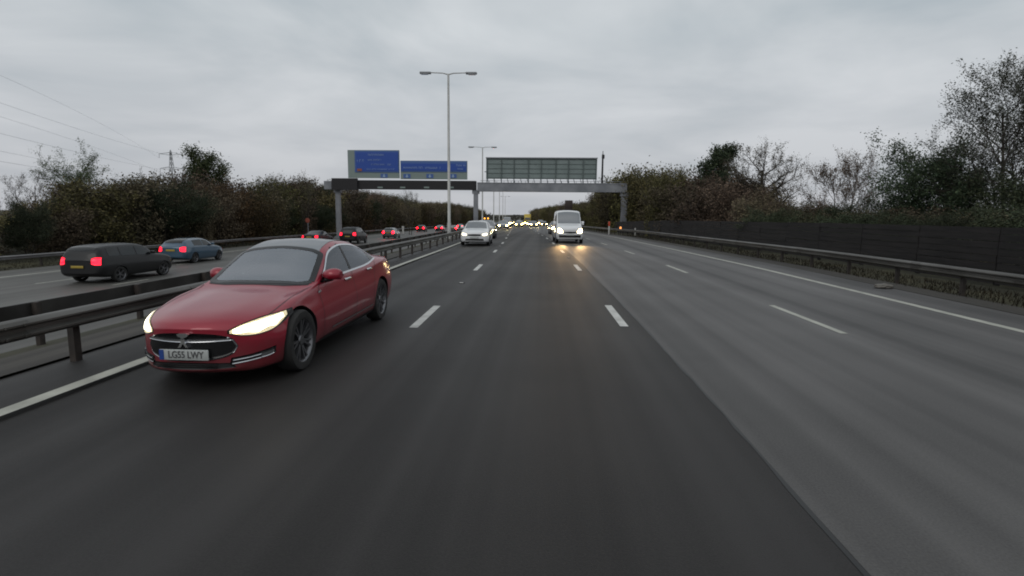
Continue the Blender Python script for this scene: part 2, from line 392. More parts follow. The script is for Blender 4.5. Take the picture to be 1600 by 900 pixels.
# ------------------------------------------------------------------ safety barriers
W_PROF = [(0.0, 0.66), (0.05, 0.645), (0.085, 0.60), (0.085, 0.575), (0.03, 0.535), (0.03, 0.485), (0.085, 0.445), (0.085, 0.42), (0.05, 0.375), (0.0, 0.36), (-0.03, 0.36), (-0.03, 0.66)]
W_PROF = [(a, 0.66-(.66-z)*.78) for a, z in W_PROF]
def barrier(X, side, label, m, pm, y0, npost, gap, top=0.0, y_end=420):
    loc = P(X, y0)
    root = empty('safety_barrier', (0, 0, 0), label, 'barrier')
    mb = MB(); prof = [(a*side, z+top) for a, z in W_PROF]
    ys = np.concatenate([np.arange(y0, 100, 2.0), np.arange(100, y_end, 10.0)])
    mb.sweep(prof, ys, X)
    mb.build('rail', m, root, angle=35)
    sm_ = None
    for i in range(34):
        y = y0 + 1.1 + 3.2*i; p = P(X, y); p1 = P(X, y+.34)
        if sm_ is None:
            pf = [(a*1.05 + .004*side, z) for a, z in prof[:10]]; nn = len(pf)
            vv = [(a, yy, z) for yy in (0, .34) for a, z in pf] + [(a-.006*side, yy, z) for yy in (0, .34) for a, z in pf]
            ff = [(k, k+1, nn+k+1, nn+k) for k in range(nn-1)] + [(k, k+1, 2*nn+k+1, 2*nn+k) for k in range(nn-1)] + [(nn+k, nn+k+1, 3*nn+k+1, 3*nn+k) for k in range(nn-1)]
            bb = MB(); bb.add(vv, ff)
            for z_ in (.48, .605):
                for dy_ in (.06, .28): bb.box((.094*side, dy_, z_+top), (.024, .034, .034), bev=.006)
            o = bb.build('splice_plate', m, root); sm_ = o.data
        else: o = link_mesh('splice_plate', sm_, root)
        o.location = p; o.rotation_euler = (math.atan2(p1[2]-p[2], .34), 0, math.atan2(-(p1[0]-p[0]), .34))
    me = None
    for i in range(npost):
        y = y0 + 0.6 + gap*i
        p = P(X - 0.1*side, y)
        if me is None:
            q = MB(); q.box((0, 0, 0.24+top/2), (0.08, 0.10, 0.82+top)); q.box((0.05*side, 0, 0.545+top), (0.1, 0.08, 0.17))
            o = q.build('post', pm, root); me = o.data
        else:
            o = link_mesh('post', me, root)
        o.location = p
    return root
barrier(-5.75, 1, 'grey steel crash barrier along the near side of the central reservation', STEEL_MID, POST_M, -8.6, 70, 2.4)
barrier(-8.75, -1, 'dark crash barrier on the far side of the central reservation beyond the lamp columns', STEEL_DK, POST_M, -8.6, 60, 2.4, top=0.05)
barrier(-27.6, 1, 'crash barrier along the far verge in front of the brown shrub belt', STEEL, POST_M, 6.0, 48, 3.2)
barrier(10.15, -1, 'steel crash barrier along the right verge in front of the dark timber fence', STEEL_MID, POST_M, -8.6, 70, 2.4)

# ------------------------------------------------------------------ timber fence along the right verge
fr = empty('timber_fence', (0, 0, 0), 'long dark timber fence of close boards behind the right crash barrier', 'fence')
seg = 3.0; fx = 12.1
for i in range(27):
    y0 = -6 + seg*i; a = Vector(P(fx, y0)); b = Vector(P(fx, y0+seg-0.0)); mb = MB()
    rng = random.Random(i)
    hh = 1.5 if y0 < 45 else 1.5 - 0.2*(y0-45)/30
    for k in range(8):
        z0 = 0.04 + k*hh/8 + rng.uniform(-.006, .006); ofs = rng.uniform(-0.014, 0.014)
        d = b - a + Vector((0, 0, rng.uniform(-.02, .02))); mid = (a+b)/2 + Vector((ofs, 0, z0 + hh/16)); ang = math.atan2(d.y, d.x)
        mb.box(mid, (d.length-0.03, 0.028, hh/8-0.012), 0, Matrix.Rotation(ang, 4, 'Z'))
    mb.build('fence_panel', TIMBER, fr)
    q = MB(); q.box((a.x+.06, a.y, a.z+hh/2-.02), (0.1, 0.1, hh+rng.uniform(-.06, .05))); q.build('fence_post', TIMBER, fr)

# ------------------------------------------------------------------ gantry
GY = 72.0
def gpt(px, py): return at(px, py, GY)
g0 = P(-6.6, GY)
gr = empty('sign_gantry', (gpt(744, 350).x, GY, ground_z(gpt(744, 350).x, GY)), 'long steel overhead gantry spanning both carriageways on three posts', 'gantry')
gm = Matrix.Translation(-gr.location)
def gbox(mb, px0, py0, px1, py1, y, dep, mi=0, slope=True):
    a, b = gpt(px0, py0), gpt(px1, py1)
    mb.box(gm @ Vector(((a.x+b.x)/2, y, (a.z+b.z)/2)), (abs(b.x-a.x), dep, abs(a.z-b.z)), mi)
# beams: constant height in the world
zt, zb_ = gpt(744, 283).z, gpt(744, 297).z
xl, xm, xr = gpt(523, 290).x, gpt(744, 290).x, gpt(979, 292).x
ztr = gpt(860, 286).z; zbr = gpt(860, 300).z
mb = MB()
mb.box(gm @ Vector(((xl+xm)/2, GY, (zt+zb_)/2)), (xm-xl, 1.1, zt-zb_)); mb.build('beam', GANTRY_DK, gr)
mb = MB()
mb.box(gm @ Vector(((xm+xr)/2+.1, GY, (ztr+zbr)/2)), (xr-xm-.2, 1.0, ztr-zbr))
mb.box(gm @ Vector(((xm+xr)/2+.1, GY-.52, ztr-.06)), (xr-xm-.2, 0.06, 0.1)); mb.box(gm @ Vector(((xm+xr)/2+.1, GY-.52, zbr+.06)), (xr-xm-.2, 0.06, 0.1))
for i in range(20):
    x = xm + .8 + (xr-xm-1.6)*i/19
    mb.tube([gm @ Vector((x, GY+.3, ztr)), gm @ Vector((x, GY+.3, ztr+.28))], .03, 5)
mb.tube([gm @ Vector((xm+.5, GY+.3, ztr+.26)), gm @ Vector((xr-.3, GY+.3, ztr+.26))], .03, 5)
mb.build('beam', GANTRY_M, gr)
for x, wd, m in ((gpt(529, 330).x, .55, GANTRY_M), (gpt(743.5, 330).x, .55, GANTRY_M), (gpt(974.5, 330).x, .75, GANTRY_M)):
    gz = ground_z(x, GY) - .1; ztop = zb_ if x < xm+1 else zbr
    mb = MB(); mb.box(gm @ Vector((x, GY, (gz+ztop)/2)), (wd, .6, ztop-gz)); mb.box(gm @ Vector((x, GY, gz+.2)), (wd+.5, 1.1, .35))
    mb.box(gm @ Vector((x, GY, ztop-.25)), (wd+.35, .7, .5-.02))
    mb.build('post', m, gr)
# matrix signal cabinets at the left end
mb = MB(); gbox(mb, 522, 279, 562, 297.5, GY-.75, .35); mb.build('signal_cabinet', GANTRY_DK, gr)
mb = MB(); gbox(mb, 508, 283, 520, 296, GY-.2, .5); mb.build('end_cabinet', GANTRY_M, gr)
mb = MB()
for px in (596, 631, 668, 706):
    gbox(mb, px-4, 292, px+4, 294.5, GY-.59, .05)
mb.build('marker_plate', SIGN_GREY, gr)

def sign_letters(mb, rows, px0, px1, y, rng, mi=0):
    """illegible rows of lettering on the distant sign: letter-like upright and level strokes"""
    for py, h, xa, xb in rows:
        x = xa
        while x < xb:
            wl = rng.uniform(.8, 1.5)*h*.45
            if rng.random() < .15: x += wl*.9; continue
            kind = rng.random(); z0, z1 = py-h/2, py+h/2
            gbox(mb, x, z0, x+wl*.28, z1, y, .02, mi)
            if kind < .6: gbox(mb, x+wl*.28, z0 + (0 if kind < .3 else h*.36), x+wl*.8, z0+h*(.28 if kind < .3 else .62), y, .02, mi)
            if kind > .4: gbox(mb, x+wl*.55, z0+h*.3, x+wl*.8, z1, y, .02, mi)
            x += wl
rng = random.Random(4)
sg = empty('direction_sign', gpt(585, 272) , 'taller blue motorway direction sign standing on the left half of the gantry', 'road sign')
gm_keep = gm; gm = Matrix.Translation(-sg.location)
mb = MB(); gbox(mb, 545, 235, 626, 279, GY-.45, .12); mb.build('backing_board', SIGN_GREY, sg)
mb = MB(); gbox(mb, 556, 236, 625.3, 270, GY-.55, .06, 1); gbox(mb, 558, 238.5, 624, 268, GY-.60, .05, 0); mb.build('sign_face', [SIGN_BLUE, SIGN_PALEBLUE], sg)
mb = MB(); sign_letters(mb, [(242.5, 3.2, 576, 602), (250.5, 2.6, 576, 598), (252, 4.2, 559, 572), (257.5, 2.4, 582, 604), (258, 2.8, 606, 613), (265, 2.2, 574, 618)], 0, 0, GY-.64, rng); mb.build('lettering', SIGN_TXT, sg)
mb = MB(); gbox(mb, 560.5, 264, 568, 268, GY-.65, .03); mb.build('notice_plate', SIGN_ORANGE, sg)
sg2 = empty('direction_sign', gpt(680, 275), 'long low blue motorway direction sign on the gantry behind the tall lamp column', 'road sign')
gm = Matrix.Translation(-sg2.location)
mb = MB(); gbox(mb, 627, 251.5, 731, 281, GY-.45, .12); mb.build('backing_board', SIGN_GREY, sg2)
mb = MB(); gbox(mb, 627.6, 252, 730.4, 269.5, GY-.55, .06, 1); gbox(mb, 629, 256, 729, 267.5, GY-.60, .05, 0); mb.build('sign_face', [SIGN_BLUE, SIGN_PALEBLUE], sg2)
mb = MB(); sign_letters(mb, [(262.5, 3.0, 632, 654), (262.5, 3.2, 656, 662), (263, 3.0, 666, 690), (259, 3.5, 714, 727), (264.5, 2.6, 716, 725)], 0, 0, GY-.64, rng); mb.build('lettering', SIGN_TXT, sg2)
ARROW = principled('arrow_white', (0.30, 0.42, 0.55), 0.5)
for S_, pxs in ((sg, (602,)), (sg2, (637.5, 673, 709))):
    gm = Matrix.Translation(-S_.location)
    for px in pxs:
        py = 275 if S_ is sg else 275.5
        mb = MB(); gbox(mb, px-5.5, py-3.2, px+5.5, py+3.2, GY-.54, .04, 0)
        gbox(mb, px-.9, py-2.2, px+.9, py+.6, GY-.575, .02, 1)
        a, b, c = gpt(px-2.6, py+.4), gpt(px+2.6, py+.4), gpt(px, py+2.6)
        mb.add([gm @ Vector((q.x, GY-.58, q.z)) for q in (a, b, c)], [(0, 1, 2)], 1)
        mb.build('arrow_panel', [SIGN_PALEBLUE, ARROW], S_)
sb = empty('direction_sign', gpt(846, 262), 'grey ribbed back of the wide sign on the right half of the gantry', 'road sign')
gm = Matrix.Translation(-sb.location)
ztop, zbot = gpt(846, 247).z, gpt(846, 279.5).z; xa, xb = gpt(759, 262).x, gpt(933.5, 262).x
def sbox(mb, x0, x1, z0, z1, y, d, mi=0): mb.box(gm @ Vector(((x0+x1)/2, y, (z0+z1)/2)), (x1-x0, d, z1-z0), mi)
mb = MB(); sbox(mb, xa, xb, zbot, ztop, GY+.55, .06); mb.build('sign_panel', SIGN_BACK, sb)
mb = MB()
for i in range(9):
    x = xa + .12 + (xb-xa-.24)*i/8 + (0.12 if i % 2 else 0); sbox(mb, x-.06, x+.06, zbr+.8, ztop, GY+.44, .14)
mb.build('upright', SIGN_RIB, sb)
mb = MB()
for i in range(5):
    z = zbot + .12 + (ztop-zbot-.24)*i/4; sbox(mb, xa, xb, z-.035, z+.035, GY+.50, .05)
mb.build('stiffener', SIGN_RIB, sb)
CAPM = principled('sign_cap', (0.26, 0.27, 0.29), .5)
mb = MB(); sbox(mb, xa-.04, xb+.04, ztop, ztop+.12, GY+.45, .3); mb.build('top_cap', CAPM, sb)
mb = MB()
for i in range(17):
    x = xa + .3 + (xb-xa-.6)*i/16
    mb.tube([gm @ Vector((x-.1, GY+.42, zbot+.02)), gm @ Vector((x+.05, GY+.40, ztr))], .05, 5)
mb.build('bracket', GANTRY_M, sb)
gm = gm_keep
ma = empty('camera_mast', gpt(940.5, 289), 'slim dark mast rising from the right end of the gantry', 'mast')
q = gpt(940, 240).z - gpt(940.5, 289).z
mb = MB(); mb.tube([(0, 0, 0), (0, 0, q*.8), (0, 0, q*.98)], [.13, .11, .09], 8); mb.build('pole', GANTRY_DK, ma)
mb = MB(); mb.box((0.05, 0, q*.9), (.34, .3, .5), bev=.05); mb.tube([(0, 0, q*.95), (0, 0, q*1.08)], .05, 6); mb.build('camera_head', GANTRY_DK, ma)

# ------------------------------------------------------------------ lamp columns
LAMPS = [(47, 'tall twin armed lamp column nearest the camera, in front of the gantry'),
         (93, 'second twin armed lamp column, just behind the gantry by its middle post'),
         (139, 'third lamp column in the reservation, seen below the gantry beam'),
         (185, 'fourth lamp column in the reservation, far down the motorway'),
         (231, 'fifth lamp column in the reservation, small above the far traffic'),
         (277, 'sixth and farthest lamp column in the reservation')]
def lamp_column():
    r = empty('street_lamp', (0, 0, 0), '', 'street lamp', 'twin armed lamp columns along the central reservation')
    Hh = 13.75
    mb = MB(); mb.tube([(0, 0, -.4), (0, 0, 1.4), (0, 0, 1.45), (0, 0, Hh)], [.17, .17, .135, .085], 10); mb.build('column', LAMP_M, r, angle=40)
    mb = MB(); mb.box((0, -.135, .8), (.16, .03, .55)); mb.build('access_door', LAMP_HEAD, r)
    for s in (-1, 1):
        mb = MB(); mb.tube([(0, 0, Hh-.05), (s*.45, 0, Hh+.06), (s*1.5, 0, Hh+.10)], [.055, .045, .04], 6); a = mb.build('arm', LAMP_M, r, angle=40)
        mb = MB(); mb.box((s*1.92, 0, Hh+.07), (.95, .34, .17), bev=.06); h = mb.build('lamp_head', LAMP_HEAD, r, angle=40)
        mb = MB(); mb.box((s*1.98, 0, Hh-.035), (.6, .26, .06), bev=.02); mb.build('lens', CHROME, h)
    return r
l0 = lamp_column()
for i, (y, lab) in enumerate(LAMPS):
    loc = P(-7.0, y); rz = math.atan(cslope(y))
    if i == 0: l0.location = loc; l0.rotation_euler = (0, 0, rz); l0['label'] = lab
    else: dup(l0, loc, rz, lab, group=l0['group'])
# ------------------------------------------------------------------ vehicles
def pchip(xs, ys, x):
    xs = np.asarray(xs, float); ys = np.asarray(ys, float); h = np.diff(xs); d = np.diff(ys)/h
    m = np.zeros_like(ys); m[0], m[-1] = d[0], d[-1]
    for i in range(1, len(xs)-1):
        if d[i-1]*d[i] > 0:
            w1, w2 = 2*h[i]+h[i-1], h[i]+2*h[i-1]; m[i] = (w1+w2)/(w1/d[i-1]+w2/d[i])
    k = np.clip(np.searchsorted(xs, x)-1, 0, len(xs)-2); t = (x-xs[k])/h[k]
    return (1+2*t)*(1-t)**2*ys[k] + t*(1-t)**2*h[k]*m[k] + t*t*(3-2*t)*ys[k+1] + t*t*(t-1)*h[k]*m[k+1]
class Shell:
    """a car body as a surface S(s, u): s metres from the front bumper, u 0 (bottom centre) .. 10 (top centre) .. 20 (back down the other side)"""
    def __init__(q, T, bend=(.42, 1.3), rbend=(.25, .8), sl=1.0, sw=1.0, round_=0.015):
        T = np.array(T, float); T[:, 0] *= sl; T[:, [2, 4, 6, 8]] *= sw
        q.T, q.L, q.bend, q.rbend, q.hw, q.round_ = T, T[-1, 0], bend, rbend, T[:, 4].max(), round_
    def params(q, s): return [float(pchip(q.T[:, 0], q.T[:, i], np.float64(s))) for i in range(1, 10)]
    def S(q, s, u):
        s = min(max(s, 0), q.L); sgn = 1.0
        if u > 10: u, sgn = 20-u, -1.0
        zb, wb, zm, wm, zs, ws, zt, wt, zc = q.params(s)
        pts = [(0, zb), (wb*.55, zb), (wb*.94, zb+.005), (max(wb, (wb*.4+wm*.6)), zb+.3*(zm-zb)), (wm, zm), (wm*.45+ws*.55, zm+.62*(zs-zm)), (ws, zs),
               ((ws+wt)/2+q.round_, (zs+zt)/2+q.round_*.5), (wt, zt), (wt*.55, zt+.8*(zc-zt)), (0, zc), (-wt*.55, zt+.8*(zc-zt))]
        u = max(u, 0.0); i = min(int(u), 9); t = u-i
        p0 = pts[i-1] if i > 0 else (-pts[1][0], pts[1][1]); p1, p2, p3 = pts[i], pts[i+1], pts[i+2]
        r = [.5*(2*p1[k] + (p2[k]-p0[k])*t + (2*p0[k]-5*p1[k]+4*p2[k]-p3[k])*t*t + (3*p1[k]-p0[k]-3*p2[k]+p3[k])*t**3) for k in (0, 1)]
        return q.place(s, max(r[0], 0)*sgn, r[1])
    def place(q, s, x, z):
        a = (abs(x)/q.hw)
        y = s - q.L/2
        if s < q.bend[1]: y += q.bend[0]*(1-s/q.bend[1])**2*a**2.3
        e = q.L - s
        if e < q.rbend[1]: y -= q.rbend[0]*(1-e/q.rbend[1])**2*a**2.3
        return Vector((x, y, z))
    def N(q, s, u):
        h = 1e-3
        a = q.S(s+h, u)-q.S(s-h, u); b = q.S(s, min(u+h, 19.99))-q.S(s, u-h)
        n = b.cross(a)
        n.normalize()
        c = q.S(s, u); 
        if n.dot(c - Vector((0, c.y, .6))) < 0: n = -n
        return n
    def mesh(q, nS=110, nU=52):
        # stations denser at the ends
        k = np.linspace(0, 1, nS); ss = q.L*(k - 0.11*np.sin(2*PI*k)/1.0*0.9)
        us = np.linspace(0, 10, nU); v = []
        for s in ss:
            v += [q.S(s, u) for u in us] + [q.S(s, 20-u) for u in us[1:-1][::-1]]
        m = 2*nU-2; f = []
        for i in range(nS-1):
            for j in range(m): f.append((i*m+j, i*m+(j+1) % m, (i+1)*m+(j+1) % m, (i+1)*m+j))
        for base, s, fl in ((0, 0.0, False), ((nS-1)*m, q.L, True)):
            nc = 14; rows = []
            for j in range(nU):
                a = base+j; b = base+(m-j) % m if 0 < j < nU-1 else base+j
                if j in (0, nU-1): rows.append([a]*(nc+1)); continue
                row = [a]
                xa, za = v[a].x, v[a].z
                for c in range(1, nc):
                    v.append(q.place(s, xa*(1-2*c/nc), za)); row.append(len(v)-1)
                row.append(b); rows.append(row)
            for j in range(nU-1):
                for c in range(nc):
                    fc = [rows[j][c], rows[j+1][c], rows[j+1][c+1], rows[j][c+1]]
                    fc = [x for i_, x in enumerate(fc) if x != fc[i_-1]]
                    if len(fc) > 2: f.append(tuple(fc[::-1] if fl else fc))
        return v, f
def resample(pts, n):
    pts = [Vector(p) for p in pts]; d = [0]
    for a, b in zip(pts, pts[1:]): d.append(d[-1]+(b-a).length)
    o = []
    for t in np.linspace(0, d[-1], n):
        i = min(max(int(np.searchsorted(d, t))-1, 0), len(pts)-2); k = (t-d[i])/max(d[i+1]-d[i], 1e-9)
        o.append(pts[i].lerp(pts[i+1], min(max(k, 0), 1)))
    return o
def smooth_poly(pts, n):
    """a smooth curve through a few points (uniform Catmull-Rom), resampled"""
    p = [Vector(a) for a in pts]; p = [p[0]*2-p[1]] + p + [p[-1]*2-p[-2]]; o = []
    for i in range(1, len(p)-2):
        for t in np.linspace(0, 1, 12, endpoint=False):
            a, b, c, d = p[i-1:i+3]
            o.append(.5*(2*b+(c-a)*t+(2*a-5*b+4*c-d)*t*t+(3*b-a-3*c+d)*t**3))
    o.append(p[-2]); return resample(o, n)
def sheet(A, B, m):
    """grid of points between two equally sampled curves"""
    return [[a.lerp(b, j/(m-1)) for a, b in zip(A, B)] for j in range(m)]
def grid_mesh(name, rows, mat, parent, back=None, smooth=True):
    """a shell piece: front surface plus a skirt pushed back so that it has a thickness"""
    m, n = len(rows), len(rows[0]); v = [p for r in rows for p in r]
    f = [(j*n+i, j*n+i+1, (j+1)*n+i+1, (j+1)*n+i) for j in range(m-1) for i in range(n-1)]
    if back is not None:
        ring = [i for i in range(n)] + [j*n+n-1 for j in range(1, m)] + [(m-1)*n+i for i in range(n-2, -1, -1)] + [j*n for j in range(m-2, 0, -1)]
        b = len(v); v += [v[i]+back for i in ring]
        f += [(ring[k], ring[(k+1) % len(ring)], b+(k+1) % len(ring), b+k) for k in range(len(ring))]
    return mk(name, v, f, mat, parent, smooth)
def su_patch(q, name, A, B, mat, parent, n=24, m=8, off=.004, mirror=False):
    rows = []
    for r in sheet(resample([(a[0], a[1], 0) for a in A], n), resample([(b[0], b[1], 0) for b in B], n), m):
        o = []
        for p in r:
            c = q.S(p.x, p.y) + q.N(p.x, p.y)*off
            if mirror: c.x = -c.x
            o.append(c)
        rows.append(o)
    ob = grid_mesh(name, rows, mat, parent)
    mi = (A[len(A)//2][0]*.5+B[len(B)//2][0]*.5, A[len(A)//2][1]*.5+B[len(B)//2][1]*.5); nn = q.N(*mi)
    if mirror: nn.x = -nn.x
    pl_ = ob.data.polygons[len(ob.data.polygons)//2]
    if pl_.normal.dot(nn) < 0: ob.data.flip_normals()
    return ob
def ray_patch(bvh, name, A, B, d, mat, parent, n=20, m=8, off=.006, mirror=False, curve=True):
    d = Vector(d).normalized(); rows = []
    cv = smooth_poly if curve else resample
    for r in sheet(cv(A, n), cv(B, n), m):
        o = []
        for p in r:
            h, nn, _, _ = bvh.ray_cast(p - d*4, d)
            if h is None: h = p.copy()
            c = h - d*off
            if mirror: c.x = -c.x
            o.append(c)
        rows.append(o)
    bk = d*.02
    if mirror: bk = Vector((-bk.x, bk.y, bk.z))
    return grid_mesh(name, rows, mat, parent, back=bk)
def su_ribbon(q, pts, wd, off, mirror=False):
    """thin strip lying on the body along a path in (s, u)"""
    P3 = [q.S(s, u) for s, u in pts]; Nn = [q.N(s, u) for s, u in pts]; v, f = [], []
    for i, p in enumerate(P3):
        t = (P3[min(i+1, len(P3)-1)]-P3[max(i-1, 0)]).normalized(); sd_ = t.cross(Nn[i]).normalized()
        for k in (-.5, .5):
            c = p + sd_*wd*k + Nn[i]*off
            if mirror: c.x = -c.x
            v.append(c)
    f = [(2*i, 2*i+1, 2*i+3, 2*i+2) for i in range(len(P3)-1)]
    return v, f
def dense(pts, n=40):
    return [(p.x, p.y) for p in resample([(a, b, 0) for a, b in pts], n)]
def body_with_arches(q, name, mats, parent, axles, ra, zc, nS=110, nU=52, inner=.66):
    v, f = q.mesh(nS, nU)
    bvh = BVHTree.FromPolygons(v, f)
    o = mk('tmp_body', v, f, mats[0], smooth=True)
    bm = bmesh.new(); bm.from_mesh(o.data); bmesh.ops.remove_doubles(bm, verts=bm.verts, dist=1e-5); bmesh.ops.recalc_face_normals(bm, faces=bm.faces); bm.to_mesh(o.data); bm.free()
    cut = MB()
    for s in axles:
        for sg_ in (-1, 1):
            x0, x1 = inner*q.hw*sg_, q.hw*1.3*sg_
            cut.lathe([(0.001, x0), (ra, x0), (ra, x1), (0.001, x1)], 40, 'X', (0, s-q.L/2, zc))
    c = cut.build('tmp_cut', mats[0])
    md = o.modifiers.new('b', 'BOOLEAN'); md.operation = 'DIFFERENCE'; md.object = c; md.solver = 'EXACT'
    bpy.context.view_layer.update()
    me = bpy.data.meshes.new_from_object(o.evaluated_get(bpy.context.evaluated_depsgraph_get()))
    bpy.data.objects.remove(o); bpy.data.objects.remove(c)
    me.materials.clear()
    for m in mats: me.materials.append(m)
    idx = np.zeros(len(me.polygons), np.int32); sm = np.ones(len(me.polygons), bool)
    for p in me.polygons:
        cx, cy, cz = p.center; under = False
        for s in axles:
            r = math.hypot(cy-(s-q.L/2), cz-zc)
            if r < ra+.02 and (abs(r-ra) < .02 and abs(p.normal.x) < .5 or abs(abs(cx)-inner*q.hw) < .01): under = True
        if p.normal.z < -.75 and cz < .33: under = True
        if under: idx[p.index] = 1
    me.polygons.foreach_set('material_index', idx); me.polygons.foreach_set('use_smooth', sm)
    me.set_sharp_from_angle(angle=R(38)); me.update()
    return link_mesh(name, me, parent), bvh
WHEELS = {}
def wheel_meshes(r, wdt, spokes, simple=False):
    key = (r, wdt, spokes)
    if key in WHEELS: return WHEELS[key]
    h = wdt/2
    t = MB(); t.lathe([(r*.70, -h*.9), (r*.80, -h), (r*.95, -h*.95), (r, -h*.7), (r, h*.7), (r*.95, h*.95), (r*.80, h), (r*.70, h*.9), (r*.70, -h*.9)], 40)
    to = t.build('tyre', RUBBER, angle=40)
    m = MB(); m.lathe([(r*.715, h*.93), (r*.69, h*.86), (r*.655, h*.55), (r*.65, -h*.8)], 40)
    m.lathe([(r*.17, h*.62), (r*.15, h*.74), (.001, h*.76)], 16)
    for i in range(spokes):
        a = 2*PI*i/spokes
        for o_ in (-.085, .085):
            c, s_ = math.cos(a+o_), math.sin(a+o_); c2, s2 = math.cos(a+o_*1.7), math.sin(a+o_*1.7)
            d = Vector((0, -math.sin(a), math.cos(a)))*r*.035
            p0 = Vector((h*.62, c*r*.12, s_*r*.12)); p1 = Vector((h*.80, c2*r*.685, s2*r*.685))
            ex = Vector((-.035, 0, 0))
            m.add([p0-d, p0+d, p1+d, p1-d, p0-d+ex, p0+d+ex, p1+d+ex, p1-d+ex], [(0, 1, 2, 3), (4, 7, 6, 5), (0, 4, 5, 1), (1, 5, 6, 2), (2, 6, 7, 3), (3, 7, 4, 0)])
    ro = m.build('rim', RIM, angle=40)
    b = MB(); b.lathe([(r*.62, -h*.2), (r*.62, -h*.1), (.001, -h*.1)], 24); bo = b.build('brake_disc', BLACK, angle=40)
    WHEELS[key] = (to.data, ro.data, bo.data)
    for o in (to, ro, bo): bpy.data.objects.remove(o)
    return WHEELS[key]
def add_wheels(root, axles, L, x, r, wdt, spokes):
    tm, rm, bm_ = wheel_meshes(r, wdt, spokes)
    for s in axles:
        for sg_ in (-1, 1):
            wo = bpy.data.objects.new('wheel', None); COL.objects.link(wo); wo.parent = root; wo.empty_display_size = .1
            wo.location = (x*sg_, s-L/2, r); wo.rotation_euler = (R(17*(s+sg_)), 0, 0 if sg_ > 0 else PI)
            for nme, me in (('tyre', tm), ('rim', rm), ('brake_disc', bm_)): link_mesh(nme, me, wo)
def text_mesh(body, size, mat, parent, name, loc, rot, squash=1.0):
    cu = bpy.data.curves.new('t', 'FONT'); cu.body = body; cu.size = size; cu.align_x = 'CENTER'; cu.align_y = 'CENTER'; cu.extrude = .002; cu.offset = size*.012
    o = bpy.data.objects.new('t', cu); COL.objects.link(o); bpy.context.view_layer.update()
    me = bpy.data.meshes.new_from_object(o.evaluated_get(bpy.context.evaluated_depsgraph_get())); bpy.data.objects.remove(o)
    me.materials.clear(); me.materials.append(mat)
    ob = link_mesh(name, me, parent); ob.location = loc; ob.rotation_euler = rot; ob.scale = (squash, 1, 1); return ob

# ---- the red saloon beside the camera
SL, SW = 1.04, .82
T_RED = [ # s, zb, wb, zm, wm, zs, ws, zt, wt, zc
 (0.00, .235, .60, .48, .68, .585, .64, .635, .46, .655),
 (0.05, .195, .72, .46, .80, .64, .75, .690, .52, .712),
 (0.18, .180, .79, .46, .885, .685, .82, .735, .57, .765),
 (0.45, .17, .84, .50, .945, .745, .86, .785, .60, .815),
 (0.90, .17, .86, .55, .975, .835, .865, .845, .62, .872),
 (1.20, .17, .87, .55, .970, .870, .866, .878, .70, .905),
 (1.40, .17, .875, .56, .968, .900, .872, .925, .785, .962),
 (1.77, .17, .88, .57, .970, .920, .884, 1.120, .735, 1.175),
 (2.18, .17, .88, .58, .975, .930, .890, 1.315, .655, 1.372),
 (2.62, .17, .88, .59, .978, .940, .892, 1.378, .625, 1.432),
 (3.08, .17, .88, .60, .980, .955, .898, 1.352, .620, 1.412),
 (3.55, .17, .88, .61, .985, .985, .905, 1.250, .62, 1.312),
 (4.00, .18, .87, .63, .985, 1.010, .895, 1.110, .63, 1.165),
 (4.38, .20, .85, .65, .965, 1.000, .86, 1.050, .66, 1.085),
 (4.75, .25, .80, .66, .905, .965, .78, 1.025, .60, 1.050),
 (4.92, .33, .72, .65, .82, .92, .70, .985, .54, 1.005),
 (4.97, .42, .66, .64, .76, .88, .64, .94, .50, .955)]
q = Shell(T_RED, bend=(.46, 1.35), rbend=(.30, .9), sl=SL, sw=SW)
RED_X, RED_Y = -3.52, 5.10 + q.L/2
red = empty('red_car', (RED_X, RED_Y, 0), 'glossy red saloon with blazing headlights and white number plate overtaking close by', 'car', rotz=0.0)
AX = [.885*SL, 3.86*SL]; RW_ = .352
body, bvh = body_with_arches(q, 'body', [P_RED, BLACK], red, AX, .392, .36, 130, 64, inner=.70)
hw = q.hw
# glass
GL = []
GL.append(su_patch(q, 'windscreen', [(1.370*SL+.10, 8.02), (1.370*SL+.02, 8.6), (1.370*SL, 9.3), (1.370*SL, 10), (1.370*SL, 10.7), (1.370*SL+.02, 11.4), (1.370*SL+.10, 11.98)],
         [(2.000*SL, 8.10), (2.050*SL, 8.7), (2.080*SL, 10), (2.050*SL, 11.3), (2.000*SL, 11.90)], CLEAR_SCREEN, red, 40, 16))
su_patch(q, 'wiper_cowl', [(1.290*SL+.10, 8.05), (1.290*SL, 8.9), (1.295*SL, 10), (1.290*SL, 11.1), (1.290*SL+.10, 11.95)], [(1.370*SL+.10, 8.02), (1.370*SL+.01, 8.6), (1.370*SL, 10), (1.370*SL+.01, 11.4), (1.370*SL+.10, 11.98)], BLACK, red, 40, 4, off=.003)
su_patch(q, 'roof_glass', [(2.040*SL, 8.25), (2.100*SL, 10), (2.040*SL, 11.75)], [(3.120*SL, 8.30), (3.170*SL, 10), (3.120*SL, 11.7)], SCREEN_RED, red, 30, 20)
GL.append(su_patch(q, 'rear_window', [(3.190*SL, 8.25), (3.230*SL, 10), (3.190*SL, 11.75)], [(3.890*SL, 8.35), (3.990*SL, 10), (3.890*SL, 11.65)], CLEAR_SIDE, red, 30, 14))
